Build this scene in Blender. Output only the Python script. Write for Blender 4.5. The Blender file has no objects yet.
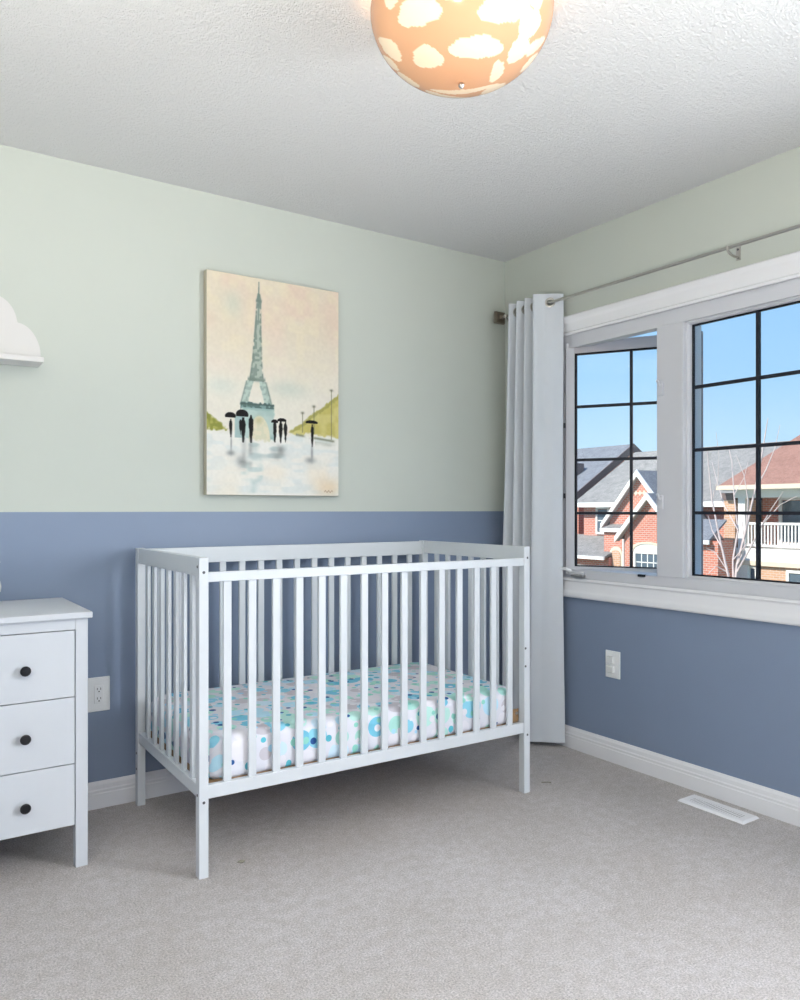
import bpy, bmesh, math, random
import numpy as np
from mathutils import Vector, Matrix

random.seed(7)
np.random.seed(7)
S = bpy.context.scene
C = S.collection

# ------------------------------------------------------------------ camera
CAM = Vector((-2.767, -3.125, 1.14))
YAW = math.radians(33.87)            # heading, clockwise from +y
FPX = 781.8                          # focal length in pixels of the 800x1000 frame
HORIZON = 509.3
FW = Vector((math.sin(YAW), math.cos(YAW), 0))
RT = Vector((math.cos(YAW), -math.sin(YAW), 0))
cd = bpy.data.cameras.new('camera')
cam = bpy.data.objects.new('camera', cd)
C.objects.link(cam)
cam.location = CAM
cam.rotation_euler = (math.radians(90), 0, -YAW)
cd.sensor_fit = 'VERTICAL'
cd.sensor_height = 30.0
cd.lens = FPX / 1000 * 30.0
cd.shift_y = (HORIZON - 500) / 1000
cd.clip_start = 0.05
cd.clip_end = 500
S.camera = cam

# ------------------------------------------------------------------ light and exposure
S.view_settings.view_transform = 'Standard'
S.view_settings.look = 'None'
S.view_settings.gamma = 1
S.view_settings.use_curve_mapping = False
S.view_settings.exposure = 0.35

SKY_STRENGTH = 1.0
SUN_ENERGY = 5.0
SIDE_FILL_WATTS = 80
CEILING_FILL_WATTS = 56
LAMP_WATTS = 3.2

world = bpy.data.worlds.new('sky')
S.world = world
world.use_nodes = True
wn = world.node_tree
wn.nodes.clear()
wo = wn.nodes.new('ShaderNodeOutputWorld')
wb = wn.nodes.new('ShaderNodeBackground')
wt = wn.nodes.new('ShaderNodeTexCoord')
ws = wn.nodes.new('ShaderNodeSeparateXYZ')
wr = wn.nodes.new('ShaderNodeValToRGB')
el = wr.color_ramp.elements
el[0].position = 0.0
el[0].color = (0.58, 0.76, 0.90, 1)
el[1].position = 1.0
el[1].color = (0.10, 0.30, 0.85, 1)
e = el.new(0.16); e.color = (0.34, 0.58, 0.86, 1)
e = el.new(0.35); e.color = (0.26, 0.50, 0.85, 1)
wn.links.new(wt.outputs['Generated'], ws.inputs[0])
wn.links.new(ws.outputs['Z'], wr.inputs[0])
wn.links.new(wr.outputs[0], wb.inputs[0])
wb.inputs[1].default_value = SKY_STRENGTH
wn.links.new(wb.outputs[0], wo.inputs[0])

sl = bpy.data.lights.new('sun', 'SUN')
sl.energy = SUN_ENERGY
sl.angle = math.radians(0.6)
sl.color = (1.0, 0.95, 0.88)
so = bpy.data.objects.new('sun', sl)
C.objects.link(so)
so.location = (-20, 5, 25)
so.rotation_euler = Vector((0.70, -0.18, -0.62)).to_track_quat('-Z', 'Y').to_euler()

# added side fill light, out of view, set in an invented window opening
RW = dict(y0=-4.00, y1=-2.78, z0=0.75, z1=2.1, y=-4.2)
al = bpy.data.lights.new('side_fill', 'AREA')
al.shape = 'RECTANGLE'
al.size = RW['y1'] - RW['y0'] - 0.1
al.size_y = RW['z1'] - RW['z0'] - 0.1
al.energy = SIDE_FILL_WATTS
al.color = (0.91, 0.95, 1.0)
ao = bpy.data.objects.new('side_fill', al)
C.objects.link(ao)
ao.location = (0.07, (RW['y0'] + RW['y1']) / 2, (RW['z0'] + RW['z1']) / 2)
ao.rotation_euler = (math.radians(90), 0, math.radians(90))      # shines towards -x, into the room

# added fill light, unseen beside the camera, aimed up to brighten the ceiling
bl_ = bpy.data.lights.new('ceiling_fill', 'AREA')
bl_.shape = 'DISK'
bl_.size = 0.5
bl_.energy = CEILING_FILL_WATTS
bl_.color = (1.0, 0.94, 0.86)
bo_ = bpy.data.objects.new('ceiling_fill', bl_)
C.objects.link(bo_)
bo_.location = (-3.0, -3.15, 0.70)
bo_.rotation_euler = Vector((0.13, 0.20, 0.95)).to_track_quat('-Z', 'Y').to_euler()
bl_.spread = math.radians(125)

# ------------------------------------------------------------------ pixel helper (a direction met with a real plane)
def ray(px, py):
    return FW + RT * ((px - 400) / FPX) + Vector((0, 0, 1)) * ((HORIZON - py) / FPX)

def onx(px, py, x):
    r = ray(px, py)
    return CAM + r * ((x - CAM.x) / r.x)

def ony(px, py, y):
    r = ray(px, py)
    return CAM + r * ((y - CAM.y) / r.y)

# ------------------------------------------------------------------ materials
def newmat(name):
    m = bpy.data.materials.new(name)
    m.use_nodes = True
    nt = m.node_tree
    bs = nt.nodes['Principled BSDF']
    return m, nt, bs

def noise(nt, scale, detail=3, rough=0.55, coord='Object', dim='3D'):
    tc = nt.nodes.new('ShaderNodeTexCoord')
    n = nt.nodes.new('ShaderNodeTexNoise')
    n.inputs['Scale'].default_value = scale
    n.inputs['Detail'].default_value = detail
    n.inputs['Roughness'].default_value = rough
    nt.links.new(tc.outputs[coord], n.inputs['Vector'])
    return n

def mixcol(nt, fac, a, b):
    mx = nt.nodes.new('ShaderNodeMix')
    mx.data_type = 'RGBA'
    for s, v in ((6, a), (7, b)):
        if isinstance(v, tuple):
            mx.inputs[s].default_value = (*v, 1)
        else:
            nt.links.new(v, mx.inputs[s])
    if isinstance(fac, float):
        mx.inputs[0].default_value = fac
    else:
        nt.links.new(fac, mx.inputs[0])
    return mx.outputs[2]

def bump(nt, bs, h, strength, dist=0.002):
    b = nt.nodes.new('ShaderNodeBump')
    b.inputs['Strength'].default_value = strength
    b.inputs['Distance'].default_value = dist
    nt.links.new(h, b.inputs['Height'])
    nt.links.new(b.outputs[0], bs.inputs['Normal'])

def paint(name, col, rough=0.5, var=0.04, nscale=14, bstr=0.0, bscale=200, spec=0.4):
    m, nt, bs = newmat(name)
    n = noise(nt, nscale)
    lo = tuple(c * (1 - var) for c in col)
    hi = tuple(min(1, c * (1 + var)) for c in col)
    nt.links.new(mixcol(nt, n.outputs['Fac'], lo, hi), bs.inputs['Base Color'])
    bs.inputs['Roughness'].default_value = rough
    bs.inputs['Specular IOR Level'].default_value = spec
    if bstr:
        b = noise(nt, bscale, 2)
        bump(nt, bs, b.outputs['Fac'], bstr)
    return m

M = {}
M['wall_green'] = paint('pale_green_paint', (0.590, 0.622, 0.570), 0.75, 0.015, 6, 0.15, 350, 0.25)
M['wall_blue'] = paint('slate_blue_paint', (0.235, 0.295, 0.415), 0.45, 0.03, 5, 0.15, 350, 0.45)
M['white_trim'] = paint('white_trim_paint', (0.84, 0.84, 0.87), 0.35, 0.015, 8)
M['white_vinyl'] = paint('white_vinyl', (0.66, 0.665, 0.71), 0.4, 0.015, 8)
M['sash_edge'] = paint('mauve_grey_sash_cladding', (0.20, 0.185, 0.215), 0.5, 0.04, 10)
M['sash_rail'] = paint('pale_mauve_sash_vinyl', (0.58, 0.55, 0.58), 0.5, 0.04, 10)
M['white_crib'] = paint('white_crib_lacquer', (0.67, 0.70, 0.735), 0.35, 0.02, 20, 0.05, 60)
M['white_dresser'] = paint('white_dresser_stain', (0.62, 0.645, 0.69), 0.4, 0.02, 10, 0.05, 90)
M['white_shelf'] = paint('white_shelf_lacquer', (0.72, 0.70, 0.69), 0.4, 0.01, 10)
M['white_plastic'] = paint('white_plastic', (0.88, 0.89, 0.90), 0.3, 0.01, 20)
M['dark_slot'] = paint('dark_slot', (0.02, 0.02, 0.022), 0.6, 0.1, 20)
M['vent_grey'] = paint('vent_throat_grey', (0.22, 0.22, 0.22), 0.6, 0.1, 20)
M['fluff'] = paint('grey_fluff', (0.30, 0.28, 0.22), 0.9, 0.3, 200)
M['black_knob'] = paint('black_knob_lacquer', (0.012, 0.012, 0.014), 0.3, 0.1, 30)
M['bolt'] = paint('dull_bolt_steel', (0.12, 0.12, 0.13), 0.4, 0.1, 30)
M['bolt'].node_tree.nodes['Principled BSDF'].inputs['Metallic'].default_value = 0.6
M['nickel'] = paint('brushed_nickel', (0.50, 0.48, 0.45), 0.3, 0.06, 60)
M['nickel'].node_tree.nodes['Principled BSDF'].inputs['Metallic'].default_value = 0.9
M['bronze'] = paint('antique_nickel', (0.25, 0.21, 0.17), 0.4, 0.2, 60)
M['bronze'].node_tree.nodes['Principled BSDF'].inputs['Metallic'].default_value = 0.8
M['grille'] = paint('black_grille', (0.010, 0.012, 0.022), 0.5, 0.05, 30)
M['gasket'] = paint('black_gasket', (0.010, 0.010, 0.015), 0.7, 0.05, 30)
M['plank'] = paint('pine_board', (0.33, 0.20, 0.10), 0.6, 0.2, 18)
M['canvas_edge'] = paint('canvas_edge', (0.50, 0.46, 0.36), 0.8, 0.08, 40)
M['ceramic'] = paint('white_glaze', (0.85, 0.86, 0.85), 0.25, 0.01, 20)

# ceiling: sprayed stipple
m, nt, bs = newmat('stippled_ceiling')
n1 = noise(nt, 95, 3, 0.6)
n2 = noise(nt, 240, 2, 0.6)
ad = nt.nodes.new('ShaderNodeMath'); ad.operation = 'ADD'
nt.links.new(n1.outputs['Fac'], ad.inputs[0]); nt.links.new(n2.outputs['Fac'], ad.inputs[1])
bump(nt, bs, ad.outputs[0], 0.85, 0.012)
bs.inputs['Base Color'].default_value = (0.86, 0.86, 0.86, 1)
bs.inputs['Roughness'].default_value = 0.9
bs.inputs['Specular IOR Level'].default_value = 0.1
M['ceiling'] = m

# carpet
m, nt, bs = newmat('beige_carpet')
big = noise(nt, 2.2, 4, 0.6)
mid = noise(nt, 28, 4, 0.65)
fine = noise(nt, 190, 3, 0.75)
r1 = nt.nodes.new('ShaderNodeValToRGB')
r1.color_ramp.elements[0].position = 0.35; r1.color_ramp.elements[1].position = 0.68
nt.links.new(big.outputs['Fac'], r1.inputs[0])
c1 = mixcol(nt, r1.outputs[0], (0.69, 0.645, 0.63), (0.78, 0.74, 0.745))
r2 = nt.nodes.new('ShaderNodeValToRGB')
r2.color_ramp.elements[0].position = 0.38; r2.color_ramp.elements[1].position = 0.64
nt.links.new(mid.outputs['Fac'], r2.inputs[0])
c2 = mixcol(nt, r2.outputs[0], (0.55, 0.50, 0.465), c1)
mm = nt.nodes.new('ShaderNodeMix'); mm.data_type = 'RGBA'; mm.inputs[0].default_value = 0.45
nt.links.new(c1, mm.inputs[6]); nt.links.new(c2, mm.inputs[7])
r3 = nt.nodes.new('ShaderNodeValToRGB')
r3.color_ramp.elements[0].position = 0.3; r3.color_ramp.elements[1].position = 0.7
r3.color_ramp.elements[0].color = (0.56, 0.56, 0.56, 1); r3.color_ramp.elements[1].color = (1.28, 1.28, 1.28, 1)
nt.links.new(fine.outputs['Fac'], r3.inputs[0])
ml = nt.nodes.new('ShaderNodeMix'); ml.data_type = 'RGBA'; ml.blend_type = 'MULTIPLY'; ml.inputs[0].default_value = 1
nt.links.new(mm.outputs[2], ml.inputs[6]); nt.links.new(r3.outputs[0], ml.inputs[7])
nt.links.new(ml.outputs[2], bs.inputs['Base Color'])
bs.inputs['Roughness'].default_value = 0.95
bs.inputs['Specular IOR Level'].default_value = 0.05
bump(nt, bs, fine.outputs['Fac'], 0.9, 0.010)
M['carpet'] = m

# glass pane
m = bpy.data.materials.new('window_glass'); m.use_nodes = True
nt = m.node_tree; nt.nodes.clear()
out = nt.nodes.new('ShaderNodeOutputMaterial')
tr = nt.nodes.new('ShaderNodeBsdfTransparent'); tr.inputs[0].default_value = (0.96, 0.98, 0.98, 1)
gl = nt.nodes.new('ShaderNodeBsdfGlossy'); gl.inputs['Roughness'].default_value = 0.02
fr = nt.nodes.new('ShaderNodeFresnel'); fr.inputs[0].default_value = 1.35
mx = nt.nodes.new('ShaderNodeMixShader')
nt.links.new(fr.outputs[0], mx.inputs[0]); nt.links.new(tr.outputs[0], mx.inputs[1]); nt.links.new(gl.outputs[0], mx.inputs[2])
nt.links.new(mx.outputs[0], out.inputs[0])
M['glass'] = m

# curtain cloth
m, nt, bs = newmat('white_curtain_cloth')
n = noise(nt, 500, 2)
nt.links.new(mixcol(nt, n.outputs['Fac'], (0.66, 0.69, 0.74), (0.72, 0.75, 0.80)), bs.inputs['Base Color'])
bs.inputs['Roughness'].default_value = 0.85
bs.inputs['Specular IOR Level'].default_value = 0.15
bump(nt, bs, n.outputs['Fac'], 0.15, 0.001)
M['curtain'] = m

def attr_mat(name, attr, rough):
    m, nt, bs = newmat(name)
    a = nt.nodes.new('ShaderNodeAttribute'); a.attribute_name = attr
    nt.links.new(a.outputs['Color'], bs.inputs['Base Color'])
    bs.inputs['Roughness'].default_value = rough
    bs.inputs['Specular IOR Level'].default_value = 0.2
    n = noise(nt, 260, 2)
    bump(nt, bs, n.outputs['Fac'], 0.15, 0.001)
    return m
M['painting'] = attr_mat('painted_canvas', 'pigment', 0.75)

# crib sheet with coloured dots
m, nt, bs = newmat('dotted_crib_sheet')
uv = nt.nodes.new('ShaderNodeUVMap'); uv.uv_map = 'cloth'
def dots(scale, rnd, radius, palette, off):
    mp = nt.nodes.new('ShaderNodeMapping'); mp.inputs['Location'].default_value = off
    nt.links.new(uv.outputs[0], mp.inputs[0])
    v = nt.nodes.new('ShaderNodeTexVoronoi'); v.voronoi_dimensions = '2D'
    v.inputs['Scale'].default_value = scale; v.inputs['Randomness'].default_value = rnd
    nt.links.new(mp.outputs[0], v.inputs['Vector'])
    sp = nt.nodes.new('ShaderNodeSeparateColor'); nt.links.new(v.outputs['Color'], sp.inputs[0])
    rp = nt.nodes.new('ShaderNodeValToRGB'); rp.color_ramp.interpolation = 'CONSTANT'
    es = rp.color_ramp.elements
    es[0].color = (*palette[0], 1)
    es[1].position = 1 / len(palette); es[1].color = (*palette[1], 1)
    for i in range(2, len(palette)):
        q = es.new(i / len(palette)); q.color = (*palette[i], 1)
    nt.links.new(sp.outputs[0], rp.inputs[0])
    mr = nt.nodes.new('ShaderNodeMath'); mr.operation = 'MULTIPLY_ADD'
    nt.links.new(sp.outputs[1], mr.inputs[0]); mr.inputs[1].default_value = radius * 0.6; mr.inputs[2].default_value = radius * 0.55
    lt = nt.nodes.new('ShaderNodeMath'); lt.operation = 'LESS_THAN'
    nt.links.new(v.outputs['Distance'], lt.inputs[0]); nt.links.new(mr.outputs[0], lt.inputs[1])
    return lt.outputs[0], rp.outputs[0]
base = (0.74, 0.74, 0.81)
f1, k1 = dots(13.5, 0.5, 0.53, [(0.28, 0.64, 0.80), (0.52, 0.80, 0.74), (0.62, 0.78, 0.90), (0.20, 0.56, 0.74), (0.50, 0.76, 0.90), (0.42, 0.74, 0.68), (0.80, 0.78, 0.84), (0.60, 0.57, 0.63)], (0.3, 0.1, 0))
f2, k2 = dots(21, 0.9, 0.24, [(0.04, 0.12, 0.34), (0.12, 0.50, 0.62), (0.80, 0.78, 0.84), (0.30, 0.68, 0.60), (0.80, 0.78, 0.84), (0.40, 0.68, 0.86)], (5.3, 2.1, 0))
cA = nt.nodes.new('ShaderNodeMix'); cA.data_type = 'RGBA'
nt.links.new(f1, cA.inputs[0]); cA.inputs[6].default_value = (*base, 1); nt.links.new(k1, cA.inputs[7])
cB = nt.nodes.new('ShaderNodeMix'); cB.data_type = 'RGBA'
nt.links.new(f2, cB.inputs[0]); nt.links.new(cA.outputs[2], cB.inputs[6]); nt.links.new(k2, cB.inputs[7])
nt.links.new(cB.outputs[2], bs.inputs['Base Color'])
bs.inputs['Roughness'].default_value = 0.85
bs.inputs['Specular IOR Level'].default_value = 0.15
n = noise(nt, 9, 3)
bump(nt, bs, n.outputs['Fac'], 0.25, 0.02)
M['sheet'] = m

# lamp shade: frosted glass with printed clouds, lit by the bulb inside
m = bpy.data.materials.new('cloud_print_shade'); m.use_nodes = True
nt = m.node_tree; nt.nodes.clear()
out = nt.nodes.new('ShaderNodeOutputMaterial')
at = nt.nodes.new('ShaderNodeAttribute'); at.attribute_name = 'pigment'
df = nt.nodes.new('ShaderNodeBsdfDiffuse'); tl = nt.nodes.new('ShaderNodeBsdfTranslucent')
nt.links.new(at.outputs['Color'], df.inputs[0]); nt.links.new(at.outputs['Color'], tl.inputs[0])
mx = nt.nodes.new('ShaderNodeMixShader'); mx.inputs[0].default_value = 0.035
nt.links.new(df.outputs[0], mx.inputs[1]); nt.links.new(tl.outputs[0], mx.inputs[2])
gs = nt.nodes.new('ShaderNodeBsdfGlossy'); gs.inputs['Roughness'].default_value = 0.12
f2_ = nt.nodes.new('ShaderNodeFresnel'); f2_.inputs[0].default_value = 1.4
mx2 = nt.nodes.new('ShaderNodeMixShader')
nt.links.new(f2_.outputs[0], mx2.inputs[0]); nt.links.new(mx.outputs[0], mx2.inputs[1]); nt.links.new(gs.outputs[0], mx2.inputs[2])
nt.links.new(mx2.outputs[0], out.inputs[0])
M['shade'] = m

m = bpy.data.materials.new('glowing_bulb'); m.use_nodes = True
bs = m.node_tree.nodes['Principled BSDF']
bs.inputs['Base Color'].default_value = (1, 0.9, 0.7, 1)
bs.inputs['Emission Color'].default_value = (1.0, 0.62, 0.28, 1)
bs.inputs['Emission Strength'].default_value = 4
M['bulb'] = m

# outdoor materials
def brick_mat(name, a, b, mortar):
    m, nt, bs = newmat(name)
    tc = nt.nodes.new('ShaderNodeTexCoord')
    sp = nt.nodes.new('ShaderNodeSeparateXYZ'); nt.links.new(tc.outputs['Object'], sp.inputs[0])
    sm = nt.nodes.new('ShaderNodeMath'); sm.operation = 'ADD'
    nt.links.new(sp.outputs[0], sm.inputs[0]); nt.links.new(sp.outputs[1], sm.inputs[1])
    cb = nt.nodes.new('ShaderNodeCombineXYZ'); nt.links.new(sm.outputs[0], cb.inputs[0]); nt.links.new(sp.outputs[2], cb.inputs[1])
    br = nt.nodes.new('ShaderNodeTexBrick'); nt.links.new(cb.outputs[0], br.inputs['Vector'])
    br.inputs['Scale'].default_value = 1
    br.inputs['Brick Width'].default_value = 0.22; br.inputs['Row Height'].default_value = 0.085
    br.inputs['Mortar Size'].default_value = 0.010
    br.inputs['Color1'].default_value = (*a, 1); br.inputs['Color2'].default_value = (*b, 1); br.inputs['Mortar'].default_value = (*mortar, 1)
    nt.links.new(br.outputs['Color'], bs.inputs['Base Color'])
    bs.inputs['Roughness'].default_value = 0.9
    return m
M['brick_red'] = brick_mat('red_brick', (0.62, 0.21, 0.13), (0.52, 0.16, 0.10), (0.55, 0.45, 0.40))
M['brick_tan'] = brick_mat('tan_brick', (0.62, 0.36, 0.22), (0.55, 0.30, 0.18), (0.60, 0.50, 0.42))
def shingle(name, a, b):
    m, nt, bs = newmat(name)
    n = noise(nt, 3.0, 4, 0.7); n2 = noise(nt, 14, 3, 0.7)
    ad = nt.nodes.new('ShaderNodeMath'); ad.operation = 'MULTIPLY_ADD'
    nt.links.new(n.outputs['Fac'], ad.inputs[0]); ad.inputs[1].default_value = 0.5
    hf = nt.nodes.new('ShaderNodeMath'); hf.operation = 'MULTIPLY'; hf.inputs[1].default_value = 0.5
    nt.links.new(n2.outputs['Fac'], hf.inputs[0]); nt.links.new(hf.outputs[0], ad.inputs[2])
    rp = nt.nodes.new('ShaderNodeValToRGB'); rp.color_ramp.elements[0].position = 0.38; rp.color_ramp.elements[1].position = 0.62
    rp.color_ramp.elements[0].color = (*a, 1); rp.color_ramp.elements[1].color = (*b, 1)
    nt.links.new(ad.outputs[0], rp.inputs[0]); nt.links.new(rp.outputs[0], bs.inputs['Base Color'])
    bs.inputs['Roughness'].default_value = 0.95
    return m
M['roof_grey'] = shingle('grey_shingles', (0.20, 0.19, 0.175), (0.34, 0.315, 0.285))
M['roof_dark'] = shingle('charcoal_shingles', (0.15, 0.155, 0.17), (0.24, 0.245, 0.26))
M['roof_brown'] = shingle('brown_shingles', (0.25, 0.125, 0.095), (0.36, 0.19, 0.145))
M['brown_fascia'] = paint('brown_fascia', (0.17, 0.12, 0.115), 0.7, 0.08, 4)
M['ext_white'] = paint('white_exterior_trim', (0.80, 0.78, 0.74), 0.6, 0.03, 3)
M['ext_cream'] = paint('cream_exterior_trim', (0.72, 0.60, 0.46), 0.7, 0.05, 3)
M['soffit'] = paint('grey_soffit', (0.42, 0.42, 0.42), 0.7, 0.05, 3)
M['ext_glass'] = paint('dark_house_glass', (0.10, 0.13, 0.16), 0.12, 0.2, 1.5, spec=0.6)
M['bark'] = paint('pale_birch_bark', (0.62, 0.50, 0.46), 0.8, 0.3, 6)
M['lawn'] = paint('spring_lawn', (0.20, 0.22, 0.09), 0.95, 0.3, 1.5)
M['asphalt'] = paint('asphalt', (0.20, 0.20, 0.20), 0.9, 0.15, 3)

# ------------------------------------------------------------------ mesh helpers (world coordinates in, stored relative to the parent)
def origin(o):
    v = Vector((0, 0, 0))
    while o is not None:
        v += o.location
        o = o.parent
    return v

def obj(name, bm, mat, parent=None, smooth=False, loc=None):
    """bm holds world coordinates; the object sits at loc (or its parent's origin)"""
    me = bpy.data.meshes.new(name)
    base = origin(parent)
    place = Vector(loc) if loc is not None else (base if parent else Vector((0, 0, 0)))
    bmesh.ops.translate(bm, verts=bm.verts, vec=-place)
    bmesh.ops.recalc_face_normals(bm, faces=bm.faces)
    bm.to_mesh(me); bm.free()
    mats = mat if isinstance(mat, (list, tuple)) else [mat]
    for k in mats:
        me.materials.append(M[k])
    if smooth:
        me.shade_smooth()
        me.set_sharp_from_angle(angle=math.radians(38))
    o = bpy.data.objects.new(name, me)
    C.objects.link(o)
    if parent:
        o.parent = parent
    o.location = place - base
    return o

def again(o, delta, parent=None):
    """another piece that shares o's mesh, moved by delta"""
    c = o.copy(); C.objects.link(c)
    c.parent = parent or o.parent
    c.location = o.location + Vector(delta)
    return c

def thing(name, label, cat, loc, group=None):
    o = bpy.data.objects.new(name, None)
    C.objects.link(o)
    o.empty_display_size = 0.1
    o.location = loc
    o['label'] = label; o['category'] = cat
    if group: o['group'] = group
    return o

def tag(o, label, cat, group=None):
    o['label'] = label; o['category'] = cat
    if group: o['group'] = group
    return o

def struct(o, label=None, cat=None):
    o['kind'] = 'structure'
    if label: o['label'] = label; o['category'] = cat
    return o

def box(x0, x1, y0, y1, z0, z1, bev=0.0, seg=2, bm=None):
    b = bmesh.new()
    vs = [b.verts.new((x, y, z)) for z in (z0, z1) for y in (y0, y1) for x in (x0, x1)]
    for f in ((0, 1, 3, 2), (4, 6, 7, 5), (0, 4, 5, 1), (2, 3, 7, 6), (0, 2, 6, 4), (1, 5, 7, 3)):
        b.faces.new([vs[i] for i in f])
    if bev:
        bmesh.ops.bevel(b, geom=list(b.edges), offset=bev, segments=seg, profile=0.5, affect='EDGES')
    return merge(bm, b)

def merge(bm, b):
    if bm is None:
        return b
    t = bpy.data.meshes.new('t'); b.to_mesh(t); b.free()
    bm.from_mesh(t); bpy.data.meshes.remove(t)
    return bm

def prism(pts, vec, bm=None):
    """closed polygon (3D points) extruded by vec"""
    b = bm or bmesh.new()
    vec = Vector(vec)
    a = [b.verts.new(p) for p in pts]
    c = [b.verts.new(Vector(p) + vec) for p in pts]
    n = len(pts)
    b.faces.new(a); b.faces.new(c[::-1])
    for i in range(n):
        b.faces.new((a[i], c[i], c[(i + 1) % n], a[(i + 1) % n]))
    return b

def tube(p, rad, seg=10, bm=None, cap=True):
    """round tube along the points p, radius a number or one per point"""
    b = bm or bmesh.new()
    p = [Vector(q) for q in p]
    rs = rad if isinstance(rad, (list, tuple)) else [rad] * len(p)
    rings = []
    for i, q in enumerate(p):
        d = (p[min(i + 1, len(p) - 1)] - p[max(i - 1, 0)]).normalized()
        u = d.orthogonal().normalized() if i == 0 else (u - d * u.dot(d)).normalized()
        w = d.cross(u)
        rings.append([b.verts.new(q + (u * math.cos(t) + w * math.sin(t)) * rs[i]) for t in [2 * math.pi * k / seg for k in range(seg)]])
    for r, s in zip(rings, rings[1:]):
        for k in range(seg):
            b.faces.new((r[k], r[(k + 1) % seg], s[(k + 1) % seg], s[k]))
    if cap:
        b.faces.new(rings[0][::-1]); b.faces.new(rings[-1])
    return b

def lathe(prof, c, axis='Z', seg=32, bm=None):
    """profile of (radius, height) turned about an axis through c"""
    b = bm or bmesh.new()
    c = Vector(c)
    ax = {'Z': (Vector((1, 0, 0)), Vector((0, 1, 0)), Vector((0, 0, 1))),
          'Y': (Vector((1, 0, 0)), Vector((0, 0, 1)), Vector((0, -1, 0))),
          'X': (Vector((0, 1, 0)), Vector((0, 0, 1)), Vector((-1, 0, 0)))}[axis]
    rings = []
    for r, h in prof:
        if r < 1e-6:
            rings.append([b.verts.new(c + ax[2] * h)])
        else:
            rings.append([b.verts.new(c + ax[0] * r * math.cos(t) + ax[1] * r * math.sin(t) + ax[2] * h) for t in [2 * math.pi * k / seg for k in range(seg)]])
    for r, s in zip(rings, rings[1:]):
        for k in range(seg):
            k2 = (k + 1) % seg
            if len(r) == 1 and len(s) == 1: continue
            if len(r) == 1: b.faces.new((r[0], s[k], s[k2]))
            elif len(s) == 1: b.faces.new((r[k], r[k2], s[0]))
            else: b.faces.new((r[k], r[k2], s[k2], s[k]))
    if len(rings[0]) > 1: b.faces.new(rings[0][::-1])
    if len(rings[-1]) > 1: b.faces.new(rings[-1])
    return b

def sweep_frame(y0, y1, z0, z1, prof, x=0.0):
    """mitred picture-frame moulding round a rectangle in the plane x; prof = (outwards from the inner edge, height towards the room)"""
    b = bmesh.new()
    rings = []
    for sy, sz, cy, cz in ((-1, -1, y0, z0), (1, -1, y1, z0), (1, 1, y1, z1), (-1, 1, y0, z1)):
        rings.append([b.verts.new((x - h, cy + sy * o, cz + sz * o)) for o, h in prof])
    n = len(prof)
    for i in range(4):
        r, s = rings[i], rings[(i + 1) % 4]
        for k in range(n):
            b.faces.new((r[k], s[k], s[(k + 1) % n], r[(k + 1) % n]))
    return b

# ------------------------------------------------------------------ room shell
HC = 2.448
SPLIT = 1.13
XL = -3.55          # left wall
YR = RW['y']        # wall behind the camera
TW = 0.20
WIN = dict(y0=-2.43, y1=-0.41, z0=0.807, z1=1.98)       # rough opening in the right wall

struct(obj('floor', box(XL - TW, TW, YR - TW, TW, -0.12, 0), 'carpet'), 'beige cut pile carpet covering the bedroom floor', 'carpet')
struct(obj('ceiling', box(XL - TW, TW, YR - TW, TW, HC, HC + 0.15), 'ceiling'), 'white stippled bedroom ceiling', 'ceiling')

def two_tone(name, rects, axis, t0, t1, label):
    """wall made of box pieces; rects in (along0, along1, z0, z1); blue under the paint line, green over it"""
    b = bmesh.new()
    for a0, a1, z0, z1 in rects:
        cuts = [z0] + ([SPLIT] if z0 < SPLIT < z1 else []) + [z1]
        for q0, q1 in zip(cuts, cuts[1:]):
            nf = len(b.faces)
            if axis == 'x': box(a0, a1, t0, t1, q0, q1, bm=b)
            else: box(t0, t1, a0, a1, q0, q1, bm=b)
            b.faces.ensure_lookup_table()
            for f in b.faces[nf:]:
                f.material_index = 0 if q1 <= SPLIT + 1e-4 else 1
    return struct(obj(name, b, ['wall_blue', 'wall_green']), label, 'wall')

two_tone('wall_back', [(XL - TW, TW, 0, HC)], 'x', 0, TW, 'bedroom wall painted slate blue below and pale green above, behind the crib')
two_tone('wall_right', [(YR - TW, RW['y0'], 0, HC), (RW['y1'], WIN['y0'], 0, HC), (WIN['y1'], 0, 0, HC), (WIN['y0'], WIN['y1'], 0, WIN['z0']), (WIN['y0'], WIN['y1'], WIN['z1'], HC), (RW['y0'], RW['y1'], 0, RW['z0']), (RW['y0'], RW['y1'], RW['z1'], HC)], 'y', 0, 0.10,
         'bedroom wall around the large window, slate blue below pale green')
two_tone('wall_left', [(YR - TW, 0, 0, HC)], 'y', XL - TW, XL, 'two-tone bedroom side wall beyond the dresser')
two_tone('wall_rear', [(XL, 0, 0, HC)], 'x', YR - TW, YR,
         'two-tone bedroom wall facing the crib')

BASE = [(0, 0), (0.014, 0), (0.014, 0.055), (0.0115, 0.059), (0.0125, 0.068), (0.0095, 0.073), (0.0085, 0.088), (0.005, 0.096), (0.003, 0.101), (0, 0.101)]
def baseboard(name, p0, p1, nrm, label):
    p0 = Vector(p0); p1 = Vector(p1); nrm = Vector(nrm)
    pts = [p0 + nrm * h + Vector((0, 0, z)) for h, z in BASE]
    struct(obj(name, prism(pts, p1 - p0), 'white_trim'), label, 'baseboard')
baseboard('baseboard_back', (XL, 0, 0), (0, 0, 0), (0, -1, 0), 'white moulded baseboard behind the crib')
baseboard('baseboard_right', (0, YR, 0), (0, 0, 0), (-1, 0, 0), 'white moulded baseboard under the large window')
baseboard('baseboard_left', (XL, YR, 0), (XL, 0, 0), (1, 0, 0), 'white moulded baseboard beside the dresser')
baseboard('baseboard_rear', (XL, YR, 0), (0, YR, 0), (0, 1, 0), 'white moulded baseboard facing the crib')

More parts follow.
